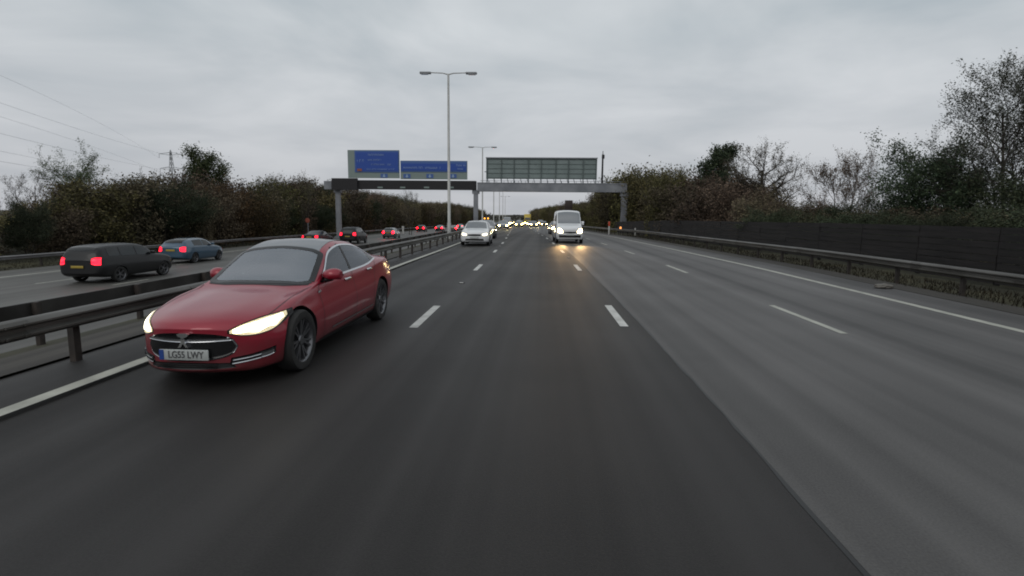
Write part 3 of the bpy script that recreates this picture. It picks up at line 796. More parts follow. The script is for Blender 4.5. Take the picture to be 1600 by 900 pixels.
for mir in (False, True):
    bot = [(1.570*SL, 6.30), (2.070*SL, 6.22), (2.770*SL, 6.20), (3.370*SL, 6.24), (3.770*SL, 6.55)]
    top = [(1.570*SL, 6.42), (1.790*SL, 7.25), (2.070*SL, 7.72), (2.520*SL, 7.80), (3.070*SL, 7.78), (3.490*SL, 7.62), (3.700*SL, 7.15), (3.770*SL, 6.62)]
    bs = smooth_poly([(a, b, 0) for a, b in bot], 60); ts = smooth_poly([(a, b, 0) for a, b in top], 60)
    bx = np.array([p.x for p in bs]); by = np.array([p.y for p in bs]); tx = np.array([p.x for p in ts]); ty = np.array([p.y for p in ts])
    def band(s0, s1, n=30):
        ss = np.linspace(s0*SL, s1*SL, n); return [(s, float(np.interp(s, bx, by))) for s in ss], [(s, float(np.interp(s, tx, ty))) for s in ss]
    for s0, s1 in ((1.57, 2.57), (2.64, 3.52)):
        A, B = band(s0, s1); GL.append(su_patch(q, 'side_window', A, B, CLEAR_SIDE, red, 40, 12, .004, mir))
    A, B = band(2.57, 2.64); su_patch(q, 'door_pillar', A, B, BLACK, red, 6, 12, .005, mir)
    A, B = band(3.52, 3.77); su_patch(q, 'quarter_panel', A, B, GRILLE_M, red, 12, 8, .005, mir)
    loop = [(p.x, p.y) for p in bs] + [(p.x, p.y) for p in ts[::-1]]; loop.append(loop[0])
    vv, ff = su_ribbon(q, loop, .026, .008, mir); mk('window_trim', vv, ff, CHROME, red, True)
    # panel gaps, as thin dark strips
    mbv, mbf = [], []
    for path in ([(1.50*SL, 2.9), (1.46*SL, 4.2), (1.46*SL, 5.5), (1.52*SL, 6.2)], [(2.62*SL, 2.9), (2.63*SL, 4.2), (2.61*SL, 6.15)],
                 [(3.42*SL, 3.2), (3.42*SL, 4.0), (3.55*SL, 5.0), (3.66*SL, 6.2)], [(1.50*SL, 2.75), (3.42*SL, 2.75)],
                 [(.30*SL, 6.75), (.7*SL, 6.75), (1.1*SL, 6.85), (1.36*SL, 7.4)]):
        a, b = su_ribbon(q, dense(path), .010, .0018, mir); k = len(mbv); mbv += a; mbf += [tuple(i+k for i in t) for t in b]
    mk('panel_gap', mbv, mbf, BLACK, red)
    # door handles
    for s0, u0 in ((2.40, 5.62), (3.32, 5.72)):
        c = q.S(s0*SL, u0); nn = q.N(s0*SL, u0); sx = -1 if mir else 1
        mb = MB(); mb.box((0, 0, 0), (.022, .23, .034), bev=.009)
        h = mb.build('door_handle', CHROME, red, angle=40); h.location = ((c.x+nn.x*.012)*sx, c.y, c.z+nn.z*.012); h.rotation_euler = (0, -.35*sx, 0)
    # mirror
    sx = -1 if mir else 1
    bm = bmesh.new(); bmesh.ops.create_icosphere(bm, subdivisions=4, radius=1.0)
    for v_ in bm.verts:
        x_, y_, z_ = v_.co
        z_ = max(z_, -.62); y_ = min(y_, .55); x_ = math.copysign(min(abs(x_), .86), x_)
        v_.co = (x_*.135*(1+.12*y_), y_*.10 - .03*x_*sx*0, z_*.082*(1+.18*x_*sx))
    me = bpy.data.meshes.new('mirror'); bm.to_mesh(me); bm.free(); me.materials.append(P_RED_CLEAN); me.polygons.foreach_set('use_smooth', np.ones(len(me.polygons), bool)); me.set_sharp_from_angle(angle=R(50))
    mo = link_mesh('mirror', me, red); c = q.S(1.72*SL, 6.3); mo.location = ((c.x+(.045 if mir else .105))*sx, c.y+(.10 if mir else -.02), c.z+(.045 if mir else .07))
    mb = MB(); mb.tube([(-.11*sx, .02, -.075), (0, 0, -.05)], [.035, .028], 8); mb.build('mirror_arm', BLACK, mo, angle=40)
    # headlamp
    def pt(x, y, z): return (x*hw, y-q.L/2, z)
    d = Vector((-.55, .83, 0))
    topc = [pt(.49, .10, .628), pt(.60, .20, .680), pt(.74, .40, .722), pt(.875, .68, .748)]
    botc = [pt(.49, .10, .604), pt(.62, .17, .576), pt(.76, .28, .574), pt(.87, .45, .612), pt(.905, .66, .705)]
    tcs, bcs = smooth_poly(topc, 24), smooth_poly(botc, 24)
    rr = random.Random(3)
    ti = [a.lerp(b_, .10 + .04*rr.random()) for a, b_ in zip(tcs, bcs)][1:-2]; bi = [a.lerp(b_, .74 + .08*math.sin(k*.9) + .05*rr.random()) for k, (a, b_) in enumerate(zip(tcs, bcs))][1:-2]
    hl = ray_patch(bvh, 'headlight', ti, bi, d, HEAD_W, red, 40, 10, .011, mir, False)
    topk = [pt(.475, .08, .634), pt(.60, .20, .690), pt(.74, .42, .733), pt(.90, .79, .762)]
    botk = [pt(.475, .08, .598), pt(.62, .15, .565), pt(.77, .26, .562), pt(.885, .45, .601), pt(.925, .78, .708)]
    ray_patch(bvh, 'headlight_surround', topk, botk, d, GRILLE_M, red, 30, 10, .003, mir)
    ray_patch(bvh, 'headlight_lens', topc, botc, d, HEAD_RIM, red, 30, 10, .007, mir)
    # lower lamp slot with its bright strips
    d2 = Vector((-.35, .93, 0))
    ray_patch(bvh, 'bumper_slot', [pt(.52, .05, .352), pt(.72, .16, .372), pt(.90, .38, .412)], [pt(.50, .05, .275), pt(.72, .16, .300), pt(.89, .38, .335)], d2, GRILLE_M, red, 20, 6, .003, mir)
    f1 = ray_patch(bvh, 'trim_strip', [pt(.54, .05, .338), pt(.70, .16, .354), pt(.84, .30, .374)], [pt(.54, .05, .323), pt(.70, .16, .338), pt(.84, .30, .357)], d2, CHROME, red, 16, 3, .012, mir)
    f2 = ray_patch(bvh, 'trim_strip', [pt(.53, .05, .305), pt(.70, .16, .322), pt(.84, .30, .340)], [pt(.53, .05, .287), pt(.70, .16, .303), pt(.84, .30, .320)], d2, CHROME, red, 16, 3, .012, mir)
    ray_patch(bvh, 'fog_lamp', [pt(.79, .24, .368), pt(.84, .3, .376), pt(.885, .36, .384)], [pt(.79, .24, .318), pt(.84, .3, .323), pt(.88, .36, .336)], d2, CHROME, red, 10, 6, .018, mir)
    # tail lamp and side repeater, sill strip
    d3 = Vector((-1, 0, 0))
    su_patch(q, 'tail_light', [(4.60*SL, 5.35), (4.72*SL, 5.3), (4.86*SL, 5.3)], [(4.56*SL, 6.2), (4.70*SL, 6.4), (4.86*SL, 6.5)], LAMP_RED_OFF, red, 12, 8, .006, mir)
    su_patch(q, 'side_reflector', [(4.60*SL, 4.85), (4.64*SL, 4.85)], [(4.60*SL, 5.15), (4.63*SL, 5.2)], AMBER_DIM, red, 6, 6, .012, mir)  # no lamp: the reflector's brightness is put in as emission
    su_patch(q, 'side_repeater', [(1.42*SL, 5.28), (1.50*SL, 5.3)], [(1.42*SL, 5.42), (1.52*SL, 5.46)], CHROME, red, 6, 4, .008, mir)
    vv, ff = su_ribbon(q, dense([(1.42*SL, 2.55), (3.50*SL, 2.55)]), .05, .004, mir); mk('sill_strip', vv, ff, BLACK, red)
    vv, ff = su_ribbon(q, dense([(1.75*SL, 3.15), (3.4*SL, 3.15)]), .022, .006, mir); mk('sill_trim', vv, ff, CHROME, red)
# open the shell behind the glass, and fit out the cabin
bm = bmesh.new(); bm.from_mesh(body.data); kill = set()
for g_ in GL:
    vs_ = [x.co.copy() for x in g_.data.vertices]; fs_ = [tuple(p.vertices) for p in g_.data.polygons]
    tree = BVHTree.FromPolygons(vs_, fs_); cnt = {}
    for f_ in fs_:
        for k in range(len(f_)): e_ = tuple(sorted((f_[k], f_[(k+1) % len(f_)]))); cnt[e_] = cnt.get(e_, 0) + 1
    from mathutils.kdtree import KDTree
    bd = [i for e_, c_ in cnt.items() if c_ == 1 for i in e_]; kd = KDTree(len(bd))
    for k, i in enumerate(bd): kd.insert(vs_[i], k)
    kd.balance()
    for f_ in bm.faces:
        c_ = f_.calc_center_median(); h_ = tree.find_nearest(c_, .02)
        if h_[0] is not None and kd.find(c_)[2] > .022: kill.add(f_)
bmesh.ops.delete(bm, geom=list(kill), context='FACES'); bm.to_mesh(body.data); bm.free()
ys_ = lambda s: s*SL - q.L/2
def cabin(name, items, mat=TRIM):
    mb = MB()
    for c_, d_, bv, tilt in items: mb.box((c_[0], ys_(c_[1]), c_[2]), d_, bev=bv, mat=Matrix.Rotation(R(tilt), 4, 'X'))
    return mb.build(name, mat, red, angle=40)
cabin('dashboard', [((0, 1.66, .86), (1.34, .42, .14), .05, 0), ((-.34, 1.76, .95), (.36, .12, .09), .03, 0)])
cabin('cabin_floor', [((0, 2.6, .42), (1.30, 2.3, .06), .02, 0), ((0, 2.1, .58), (.26, .9, .3), .05, 0)])
for x_ in (-.34, .34):
    cabin('front_seat', [((x_, 2.38, .62), (.46, .5, .16), .06, 0), ((x_, 2.62, .90), (.44, .15, .56), .06, -16), ((x_, 2.72, 1.22), (.25, .10, .17), .04, -10)])
cabin('rear_seat', [((0, 3.15, .62), (1.2, .5, .16), .06, 0), ((0, 3.42, .86), (1.2, .15, .52), .06, -20)] + [((x_, 3.52, 1.12), (.22, .09, .13), .03, -12) for x_ in (-.38, .38)])
mb = MB(); cw_ = Vector((-.34, ys_(1.98), .93))
mb.tube([cw_ + Matrix.Rotation(R(-25), 3, 'X') @ Vector((.18*math.cos(a), 0, .18*math.sin(a))) for a in np.linspace(0, 2*PI, 33)], .014, 8); mb.tube([cw_ + Vector((-.17, 0, 0)), cw_ + Vector((.17, 0, 0))], .018, 6); mb.build('steering_wheel', TRIM, red, angle=50)
mb = MB(); mb.box((0, ys_(2.06), 1.235), (.22, .035, .065), bev=.015); mb.build('interior_mirror', BLACK, red, angle=40)
loop = [(1.60-.23+.10/SL, 8.02), (1.60-.23+.02/SL, 8.6), (1.37, 10), (1.37+.02/SL, 11.4), (1.37+.10/SL, 11.98), (2.00, 11.90), (2.05, 11.3), (2.08, 10), (2.05, 8.7), (2.00, 8.10), (1.37+.10/SL, 8.02)]
vv, ff = su_ribbon(q, dense([(s*SL, u) for s, u in loop], 120), .075, .0055); mk('windscreen_border', vv, ff, GRILLE_M, red, True)
d = Vector((0, 1, 0))
# nose cone, its rim, bar, emblem
gx_ = np.linspace(-1, 1, 25)
def oval(hw_, zc, zu, zl, px_=2.6):
    return ([(x*hw_, 0, zc + zu*(1-abs(x)**px_)**(1/px_)) for x in gx_], [(x*hw_, 0, zc - zl*(1-abs(x)**px_)**(1/px_)) for x in gx_])
NW = .475*SW/.86
A, B = oval(NW+.012, .470, .145, .142); ray_patch(bvh, 'grille_rim', A, B, d, CHROME, red, 40, 10, .004, curve=False)
A, B = oval(NW, .470, .133, .130); gp = ray_patch(bvh, 'grille', A, B, d, GRILLE_M, red, 40, 10, .012, curve=False)
ray_patch(bvh, 'grille_bar', [(-NW*.93, 0, .560), (-.08, 0, .557), (.08, 0, .557), (NW*.93, 0, .560)], [(-NW*.97, 0, .535), (-.08, 0, .528), (.08, 0, .528), (NW*.97, 0, .535)], d, CHROME, red, 30, 4, .024)
em = MB()
yf = bvh.ray_cast(Vector((0, -9, .55)), d)[0].y
for pts in ([(-.062, .612), (-.045, .588), (-.016, .580), (0, .560), (.016, .580), (.045, .588), (.062, .612), (.03, .622), (-.03, .622)],
            [(-.020, .572), (0, .556), (.020, .572), (.020, .535), (.052, .478), (.026, .482), (0, .520), (-.026, .482), (-.052, .478), (-.020, .535)]):
    n = len(pts); em.add([(x, yf-.045, z) for x, z in pts] + [(x, yf-.01, z) for x, z in pts], [tuple(range(n))] + [(i, (i+1) % n, n+(i+1) % n, n+i) for i in range(n)])
em.build('emblem', CHROME, red)
# wipers
for x0, x1 in ((.10, -.42), (.52, .02)):
    ps = []
    for k in range(9):
        x = x0 + (x1-x0)*k/8; zz = 1.25; h_, n_, _, _ = bvh.ray_cast(Vector((x, -q.L/2+1.40*SL+.05+.06*k/8*2, 3)), Vector((0, 0, -1)))
        ps.append(h_ + n_*.018)
    mb = MB(); mb.tube(ps, .008, 6); mb.build('wiper', BLACK, red)
# number plate
pl = MB(); py_ = yf-.035
pl.box((0, py_, .405), (.50, .014, .108), 0, bev=.006); plo = pl.build('number_plate', PLATE_W, red, angle=40)
mb = MB(); mb.box((-.226, py_-.009, .405), (.046, .004, .10)); mb.build('plate_band', PLATE_B, plo)
text_mesh('LG55 LWY', .098, PLATE_T, plo, 'plate_lettering', (.022, py_-.010, .405), (PI/2, 0, 0), .80)
ray_patch(bvh, 'lower_intake', [(-.50*SW, 0, .300), (0, 0, .318), (.50*SW, 0, .300)], [(-.54*SW, 0, .248), (0, 0, .244), (.54*SW, 0, .248)], d, BLACK, red, 24, 6, .004)
mb = MB()
for i in range(2): mb.box((0, yf+.004, .268+.022*i), (.62, .02, .006))
mb.build('intake_bars', GRILLE_M, red)
add_wheels(red, AX, q.L, hw-.125, RW_, .225, 7)
# ---- the other vehicles
T_HATCH = [(0, .35, .60, .50, .70, .62, .66, .70, .45, .72), (.06, .25, .70, .48, .80, .68, .76, .78, .50, .80), (.3, .20, .78, .50, .86, .78, .80, .86, .58, .89),
 (.85, .19, .80, .55, .89, .90, .80, .94, .64, .985), (1.10, .19, .80, .55, .89, .93, .80, .99, .68, 1.035), (1.85, .19, .81, .56, .89, .95, .81, 1.35, .60, 1.42),
 (2.4, .19, .81, .57, .89, .97, .81, 1.42, .585, 1.48), (3.3, .20, .81, .58, .89, 1.0, .81, 1.39, .58, 1.46), (3.85, .22, .80, .6, .88, 1.02, .78, 1.29, .57, 1.37),
 (4.12, .28, .75, .6, .85, 1.0, .75, 1.08, .60, 1.12), (4.25, .34, .68, .6, .81, .92, .72, .99, .60, 1.01), (4.30, .42, .62, .6, .74, .85, .68, .92, .56, .94)]
T_SUV = [(0, .42, .62, .60, .76, .80, .74, .90, .55, .93), (.06, .32, .74, .60, .86, .86, .82, .98, .60, 1.02), (.3, .28, .82, .62, .92, .97, .85, 1.06, .66, 1.10),
 (.9, .26, .85, .68, .95, 1.08, .86, 1.14, .70, 1.18), (1.2, .26, .85, .68, .95, 1.11, .86, 1.18, .74, 1.23), (1.9, .26, .86, .70, .95, 1.14, .87, 1.62, .68, 1.69),
 (2.5, .26, .86, .70, .95, 1.16, .87, 1.71, .67, 1.78), (3.6, .27, .86, .72, .95, 1.19, .87, 1.70, .66, 1.77), (4.25, .30, .84, .74, .94, 1.21, .85, 1.62, .64, 1.69),
 (4.48, .36, .80, .74, .91, 1.18, .82, 1.42, .64, 1.47), (4.60, .42, .76, .72, .86, 1.08, .78, 1.18, .66, 1.21), (4.66, .50, .70, .72, .80, 1.0, .74, 1.08, .62, 1.10)]
T_VAN = [(0, .36, .70, .55, .80, .80, .76, .92, .58, .95), (.08, .27, .78, .55, .88, .90, .82, 1.02, .64, 1.06), (.5, .24, .84, .60, .93, 1.08, .84, 1.18, .72, 1.22),
 (.95, .24, .86, .66, .95, 1.15, .87, 1.28, .78, 1.33), (1.80, .24, .87, .68, .95, 1.22, .89, 2.02, .78, 2.12), (2.15, .24, .87, .70, .95, 1.25, .90, 2.14, .80, 2.24),
 (3.5, .25, .87, .70, .95, 1.25, .91, 2.16, .81, 2.27), (4.9, .26, .87, .70, .95, 1.25, .90, 2.08, .70, 2.17), (5.06, .32, .82, .70, .92, 1.25, .87, 2.02, .66, 2.10), (5.10, .42, .78, .70, .87, 1.2, .82, 1.9, .6, 1.98)]
T_SAL = [tuple(r) for r in T_RED]
# kind: table, width scale, axles, wheel radius, windscreen (base, top), rear window (top, base), side windows, lamp heights
KINDS_ = {
 'hatchback': dict(T=T_HATCH, sw=1.0, ax=(.80, 3.35), r=.315, ws=(1.10, 1.92), rw=(3.42, 4.05), sw_=((1.45, 2.35), (2.42, 3.30)), st=(1.25, 3.72), hz=(.60, .76), tz=(.72, 1.0)),
 'suv': dict(T=T_SUV, sw=1.0, ax=(.92, 3.58), r=.37, ws=(1.22, 1.96), rw=(4.18, 4.46), sw_=((1.55, 2.5), (2.58, 3.4), (3.48, 4.05)), st=(1.32, 4.2), hz=(.76, .93), tz=(.88, 1.22)),
 'saloon': dict(T=T_SAL, sw=.93, ax=(.93, 3.89), r=.34, ws=(1.60, 2.38), rw=(3.42, 4.2), sw_=((1.85, 2.8), (2.87, 3.75)), st=(1.75, 4.0), hz=(.55, .69), tz=(.72, .97)),
 'van': dict(T=T_VAN, sw=1.0, ax=(.92, 4.05), r=.345, ws=(.98, 1.84), rw=None, sw_=((1.25, 2.15),), st=(1.05, 2.3), hz=(.70, 1.0), tz=(.85, 1.35)),
}
def make_vehicle(kind, name, paint, plate='LK54 XRD'):
    K = KINDS_[kind]; sp = Shell(K['T'], bend=(.30, 1.1), rbend=(.14, .6), sw=K['sw'])
    root = empty(name, (0, 0, 0), '', 'car'); L = sp.L; hw = sp.hw
    b, bvh = body_with_arches(sp, 'body', [paint, BLACK], root, K['ax'], K['r']+.035, K['r'], 64, 30)
    g = dict(parent=root)
    s0, s1 = K['ws']
    su_patch(sp, 'windscreen', [(s0+.08, 8.05), (s0, 8.8), (s0-.01, 10), (s0, 11.2), (s0+.08, 11.95)], [(s1-.04, 8.12), (s1, 8.8), (s1+.02, 10), (s1, 11.2), (s1-.04, 11.88)], SCREEN, root, 16, 10, .006)
    if K['rw']:
        a, c = K['rw']; su_patch(sp, 'rear_window', [(a, 8.3), (a+.03, 10), (a, 11.7)], [(c-.04, 8.35), (c, 10), (c-.04, 11.65)], GLASS, root, 14, 8, .006)
    for mir in (False, True):
        a0, a1 = K['st']
        for w0, w1 in K['sw_']:
            f = lambda s: 7.72 if kind != 'saloon' else 7.72 - .5*max(0, s-3.2)
            t0 = min(w0+.38, w1-.1) if w0 < 1.9 else w0
            A = [(s, 6.22) for s in np.linspace(w0, w1, 10)]
            Bc = [(w0 + (w1-w0)*k, 6.22 + (f(w0+(w1-w0)*k)-6.22)*min(1, (w0+(w1-w0)*k - w0 + .10)/max(t0-w0+.10, .1))) for k in np.linspace(0, 1, 10)]
            su_patch(sp, 'side_window', A, Bc, GLASS, root, 12, 6, .006, mir)
        yF, yR = -L/2+.16, L/2-.08
        z0, z1 = K['hz']
        ray_patch(bvh, 'headlight', [(.48*hw, yF, z0+.10), (.66*hw, yF, z1-.01), (.88*hw, yF, z1+.01)], [(.50*hw, yF, z0+.02), (.66*hw, yF, z0), (.90*hw, yF, z0+.05)], Vector((-.25, 1, 0)), HEAD_W, root, 10, 6, .008, mir)
        z0, z1 = K['tz']
        ray_patch(bvh, 'tail_light', [(.58*hw, yR, z1-.05), (.72*hw, yR, z1), (.90*hw, yR, z1)], [(.58*hw, yR, z0+.04), (.72*hw, yR, z0), (.92*hw, yR, z0)], Vector((-.2, -1, 0)), BRAKE, root, 8, 6, .010, mir)
        sx = -1 if mir else 1
        mb = MB(); mb.box((0, 0, 0), (.2, .12, .15 if kind != 'van' else .26), bev=.04)
        mo = mb.build('mirror', BLACK if kind == 'van' else paint, root, angle=40); c = sp.S(s0+.42, 6.3); mo.location = ((c.x+.10)*sx, c.y, c.z+.10)
    zz = K['hz'][0]
    ray_patch(bvh, 'grille', [(-.44*hw, 0, zz+.08), (0, 0, zz+.10), (.44*hw, 0, zz+.08)], [(-.42*hw, 0, zz), (0, 0, zz-.02), (.42*hw, 0, zz)], Vector((0, 1, 0)), GRILLE_M, root, 16, 4, .006)
    vz = .13 if kind == 'van' else .17
    ray_patch(bvh, 'lower_intake', [(-(.6 if kind != 'van' else .88)*hw, 0, zz-vz), ((.6 if kind != 'van' else .88)*hw, 0, zz-vz)], [(-(.62 if kind != 'van' else .86)*hw, 0, zz-vz-.11*(1 if kind != 'van' else 2.3)), ((.62 if kind != 'van' else .86)*hw, 0, zz-vz-.11*(1 if kind != 'van' else 2.3))], Vector((0, 1, 0)), BLACK, root, 16, 4, .006, curve=False)
    yf = bvh.ray_cast(Vector((0, -9, zz-.10)), Vector((0, 1, 0)))[0].y
    mb = MB(); mb.box((0, yf-.02, zz-.10), (.52, .014, .112), bev=.005); pl_ = mb.build('number_plate', PLATE_W, root, angle=40)
    yr = bvh.ray_cast(Vector((0, 9, .78)), Vector((0, -1, 0)))[0].y
    mb = MB(); mb.box((0, yr+.02, .80), (.52, .014, .112), bev=.005); mb.build('rear_number_plate', PLATE_Y, root, angle=40)
    add_wheels(root, K['ax'], L, hw-.115, K['r'], .20, 5)
    return root
PROTO = {}
def vehicle(kind, name, label, cat, Xr, Y, paint, away, lamp, group=None, z=None):
    if kind not in PROTO: PROTO[kind] = [make_vehicle(kind, name, paint), False]
    pr, used = PROTO[kind]
    loc = P(Xr, Y); rz = math.atan(cslope(Y)) + (PI if away else 0.0)
    if not used:
        r = pr; PROTO[kind][1] = True; r.location = loc; r.rotation_euler = (0, 0, rz); tag(r, label, cat, group); r.name = name
    else:
        r = dup(pr, loc, rz, label, cat, group); r.name = name
    for ch in r.children:
        nm = ch.name.split('.')[0]
        if nm in ('body', 'mirror', 'headlight', 'tail_light'):
            m = {'body': paint, 'mirror': paint, 'headlight': SIDEGLASS if away else lamp, 'tail_light': lamp if away else LAMP_RED_OFF}[nm]
            ch.material_slots[0].link = 'OBJECT'; ch.material_slots[0].material = m
    pitch = math.atan2(float(zlong(Y+2)-zlong(Y-2)), 4.0)
    r.rotation_euler = (pitch if not away else -pitch, 0, rz)
    return r
def head_beams(r, kind, col, power, spread=70):
    K = KINDS_[kind]; L = K['T'][-1][0]
    for ch in [c for c in r.children if c.name.startswith('headlight')]:
        v_ = ch.data.vertices; c = sum((x.co for x in v_), Vector())/len(v_)
        ld = bpy.data.lights.new('headlight_beam', 'SPOT'); ld.energy = power; ld.color = col; ld.spot_size = R(spread); ld.spot_blend = 1.0; ld.shadow_soft_size = .25
        lo = bpy.data.objects.new('headlight_beam', ld); COL.objects.link(lo); lo.parent = ch
        lo.location = (c.x, c.y-.12, c.z); lo.rotation_euler = (R(90-5), 0, PI)    # pointing ahead (local -Y) and a little down
GQ = 'queue of oncoming cars far behind with lit headlights'
vehicle('hatchback', 'white_car', 'white hatchback with dim yellow headlights following beside the central reservation', 'car', -3.52, 34.3, P_WHITE, False, HEAD_DIM)
vehicle('hatchback', 'grey_car', 'grey car half hidden right behind the white hatchback', 'car', -3.75, 45.5, P_GREY, False, HEAD_DIM)
van = vehicle('van', 'white_van', 'white van with bright warm headlights glowing on the road', 'van', 2.52, 39.4, P_WHITE, False, HEAD_Y)
head_beams(van, 'van', (1.0, .60, .25), 520, 26)
vehicle('saloon', 'dark_car', 'dark car with yellow headlights tucked in behind the white van', 'car', 3.35, 61, P_GREY, False, HEAD_Y)
c_ = vehicle('saloon', 'silver_car', 'silver car with yellowish headlights alone in the lane by the reservation', 'car', -3.4, 92, P_SILVER, False, HEAD_FAR)
head_beams(c_, 'saloon', (1.0, .85, .4), 120, 24)
c_ = vehicle('saloon', 'dark_car', 'dark car with one bright wide pair of headlights, right of the distant cluster', 'car', 2.9, 130, P_GREY, False, HEAD_FAR)
head_beams(c_, 'saloon', (1.0, .8, .4), 400, 24)
for k_, x_, y_, p_ in (('saloon', -.6, 126, P_GREY), ('hatchback', .1, 158, P_BLACK), ('suv', -3.2, 146, P_BLACK), ('saloon', -.3, 185, P_SILVER),
                       ('hatchback', 2.7, 166, P_BLACK), ('saloon', -3.3, 178, P_BLUE), ('saloon', 6.3, 150, P_BLACK), ('hatchback', 3.0, 248, P_GREY), ('suv', -.2, 220, P_GREY), ('saloon', 2.8, 144, P_BLACK), ('hatchback', -.5, 138, P_GREY), ('suv', 6.4, 172, P_GREY), ('saloon', 3.1, 200, P_BLACK), ('hatchback', .2, 200, P_GREY), ('saloon', -3.2, 196, P_BLACK), ('hatchback', -3.3, 235, P_BLACK), ('saloon', -.3, 262, P_BLACK), ('hatchback', -3.3, 285, P_GREY)):
    vehicle(k_, 'distant_car', 'distant car in the bright cluster of oncoming headlights at the vanishing point', 'car', x_, y_, p_, False, HEAD_FAR, GQ)
vehicle('van', 'grey_van', 'pale grey van standing above the headlight cluster, left of it', 'van', -3.4, 128, P_SILVER, False, HEAD_FAR)
# far carriageway, driving away
vehicle('suv', 'black_suv', 'large black estate nearest the camera on the far carriageway', 'car', -18.6, 23.4, P_BLACK, True, BRAKE).scale = (1.0, 1.04, .90)
vehicle('hatchback', 'blue_car', 'dark blue hatchback with red brake lights just ahead of the black estate', 'car', -21.1, 32.6, P_BLUE, True, BRAKE)
vehicle('saloon', 'dark_car', 'dark saloon with red lights seen just above the red car roof', 'car', -21.6, 55, P_BLACK, True, BRAKE)
vehicle('suv', 'dark_suv', 'dark off-roader with red tail lights below the left end of the gantry', 'car', -18.9, 58.5, P_BLACK, True, BRAKE)
vehicle('hatchback', 'silver_hatchback', 'grey hatchback with red lights alone between two gaps on the far carriageway', 'car', -18.8, 76, P_GREY, True, BRAKE_FAR)
vehicle('hatchback', 'dark_hatchback', 'small dark car with red lights left of the tall lamp column', 'car', -22.0, 119, P_BLACK, True, BRAKE_FAR)
vehicle('saloon', 'dark_car', 'small dark car with red lights just left of the lamp column foot', 'car', -18.9, 126, P_DKBLUE, True, BRAKE_FAR)
vehicle('saloon', 'grey_car', 'small grey car with red lights right beside the lamp column foot', 'car', -15.4, 124, P_GREY, True, BRAKE_FAR)
GA = 'far cars driving away with red tail lights beside the reservation'
for k_, x_, y_, p_ in (('hatchback', -15.6, 166, P_BLACK), ('saloon', -18.9, 172, P_GREY), ('saloon', -12.3, 178, P_BLACK), ('hatchback', -15.5, 205, P_GREY), ('suv', -12.2, 225, P_BLACK), ('hatchback', -18.9, 240, P_SILVER), ('saloon', -12.2, 275, P_GREY)):
    vehicle(k_, 'distant_car', 'distant car driving away with red lights beyond the white hatchback roof', 'car', x_, y_, p_, True, BRAKE_FAR, GA)
ic = vehicle('hatchback', 'grey_car', 'grey car showing an amber light just over the white hatchback roof', 'car', -12.1, 131, P_GREY, True, BRAKE_FAR)
[c for c in ic.children if c.name.startswith('tail_light')][0].material_slots[0].material = AMBER

def lorry(label, Xr, Y, away, colr, group=None):
    r = empty('lorry', P(Xr, Y), label, 'lorry', group, math.atan(cslope(Y)) + (PI if away else 0))
    mb = MB(); mb.box((0, -.2 if not away else 0, 1.9), (2.3, 2.0, 2.4), bev=.12); cb = mb.build('cab', colr, r, angle=40)
    mb = MB(); mb.box((0, -1.22, 2.25), (2.0, .06, .85), bev=.02); mb.build('windscreen', SCREEN, cb)
    mb = MB(); mb.box((0, 4.8, 2.55), (2.5, 7.6, 2.9), bev=.05); mb.build('box_body', colr, r, angle=40)
    mb = MB(); mb.box((0, 4.0, .85), (1.0, 9.2, .3)); mb.box((0, 8.45, .75), (2.3, .12, .2)); mb.box((0, -1.15, .6), (2.2, .2, .35)); mb.build('chassis', BLACK, r)
    tm, rm, bmq = wheel_meshes(.48, .3, 5)
    for y in (0, 5.6, 6.8):
        for s in (-1, 1):
            wo = bpy.data.objects.new('wheel', None); COL.objects.link(wo); wo.parent = r; wo.location = (s*1.05, y, .48); wo.rotation_euler = (0, 0, 0 if s > 0 else PI)
            link_mesh('tyre', tm, wo); link_mesh('rim', rm, wo)
    for s in (-1, 1):
        mb = MB(); mb.box((s*.85, -1.28, .75), (.34, .06, .26), bev=.02); mb.build('headlight', HEAD_FAR if not away else SIDEGLASS, r)
        mb = MB(); mb.box((s*.95, 8.53, .78), (.4, .06, .2), bev=.02); mb.build('tail_light', BRAKE_FAR if away else LAMP_RED_OFF, r)
        if away:
            mb = MB(); mb.box((s*.8, 8.66, 3.7), (.5, .08, .6), bev=.03); mb.build('amber_lamp', AMBER, r)
    return r
lorry('yellow fronted lorry towering over the far headlight cluster', 3.0, 208, False, P_YELLOW)
lorry('dark lorry with two amber lamps high on its back', -15.2, 262, True, P_BLACK)

# ------------------------------------------------------------------ roadside posts and signs
WHITE_P = noise_col(principled('white_post', (.55, .55, .53), .6), (.42, .42, .40), (.6, .6, .58), 6)
RED_P = principled('red_reflector', (.55, .07, .03), .4)
def marker(Xr, Y, hgt, wd, label, topm, post=WHITE_P, frac=.35):
    r = empty('marker_post', P(Xr, Y), label, 'marker post')
    mb = MB(); mb.box((0, 0, hgt*(1-frac)/2-.1), (wd*.7, wd*.4, hgt*(1-frac)+.2), bev=.012); mb.build('post', post, r, angle=40)
    mb = MB(); mb.box((0, 0, hgt*(1-frac/2)), (wd, wd*.5, hgt*frac), bev=.03); mb.build('reflector', topm, r, angle=40)
    return r
def xr_of(px, Y): return xat(px, Y) + float(cshift(Y))
marker(xr_of(952, 62), 62, 1.45, .20, 'pale post with a red head on the verge left of the gantry leg', RED_P)
marker(xr_of(993, 58), 58, .75, .13, 'small white post on the verge right of the gantry leg', WHITE_P)
marker(xr_of(629.5, 100), 100, 1.4, .40, 'white post standing on the far verge between two cars', WHITE_P)
wl = empty('warning_lamp', P(xr_of(970, 64), 64), 'glowing orange lamp on a short stalk at the foot of the right gantry leg', 'lamp')
mb = MB(); mb.tube([(0, 0, -.1), (0, 0, .55)], .04, 8); mb.build('stalk', POST_M, wl)
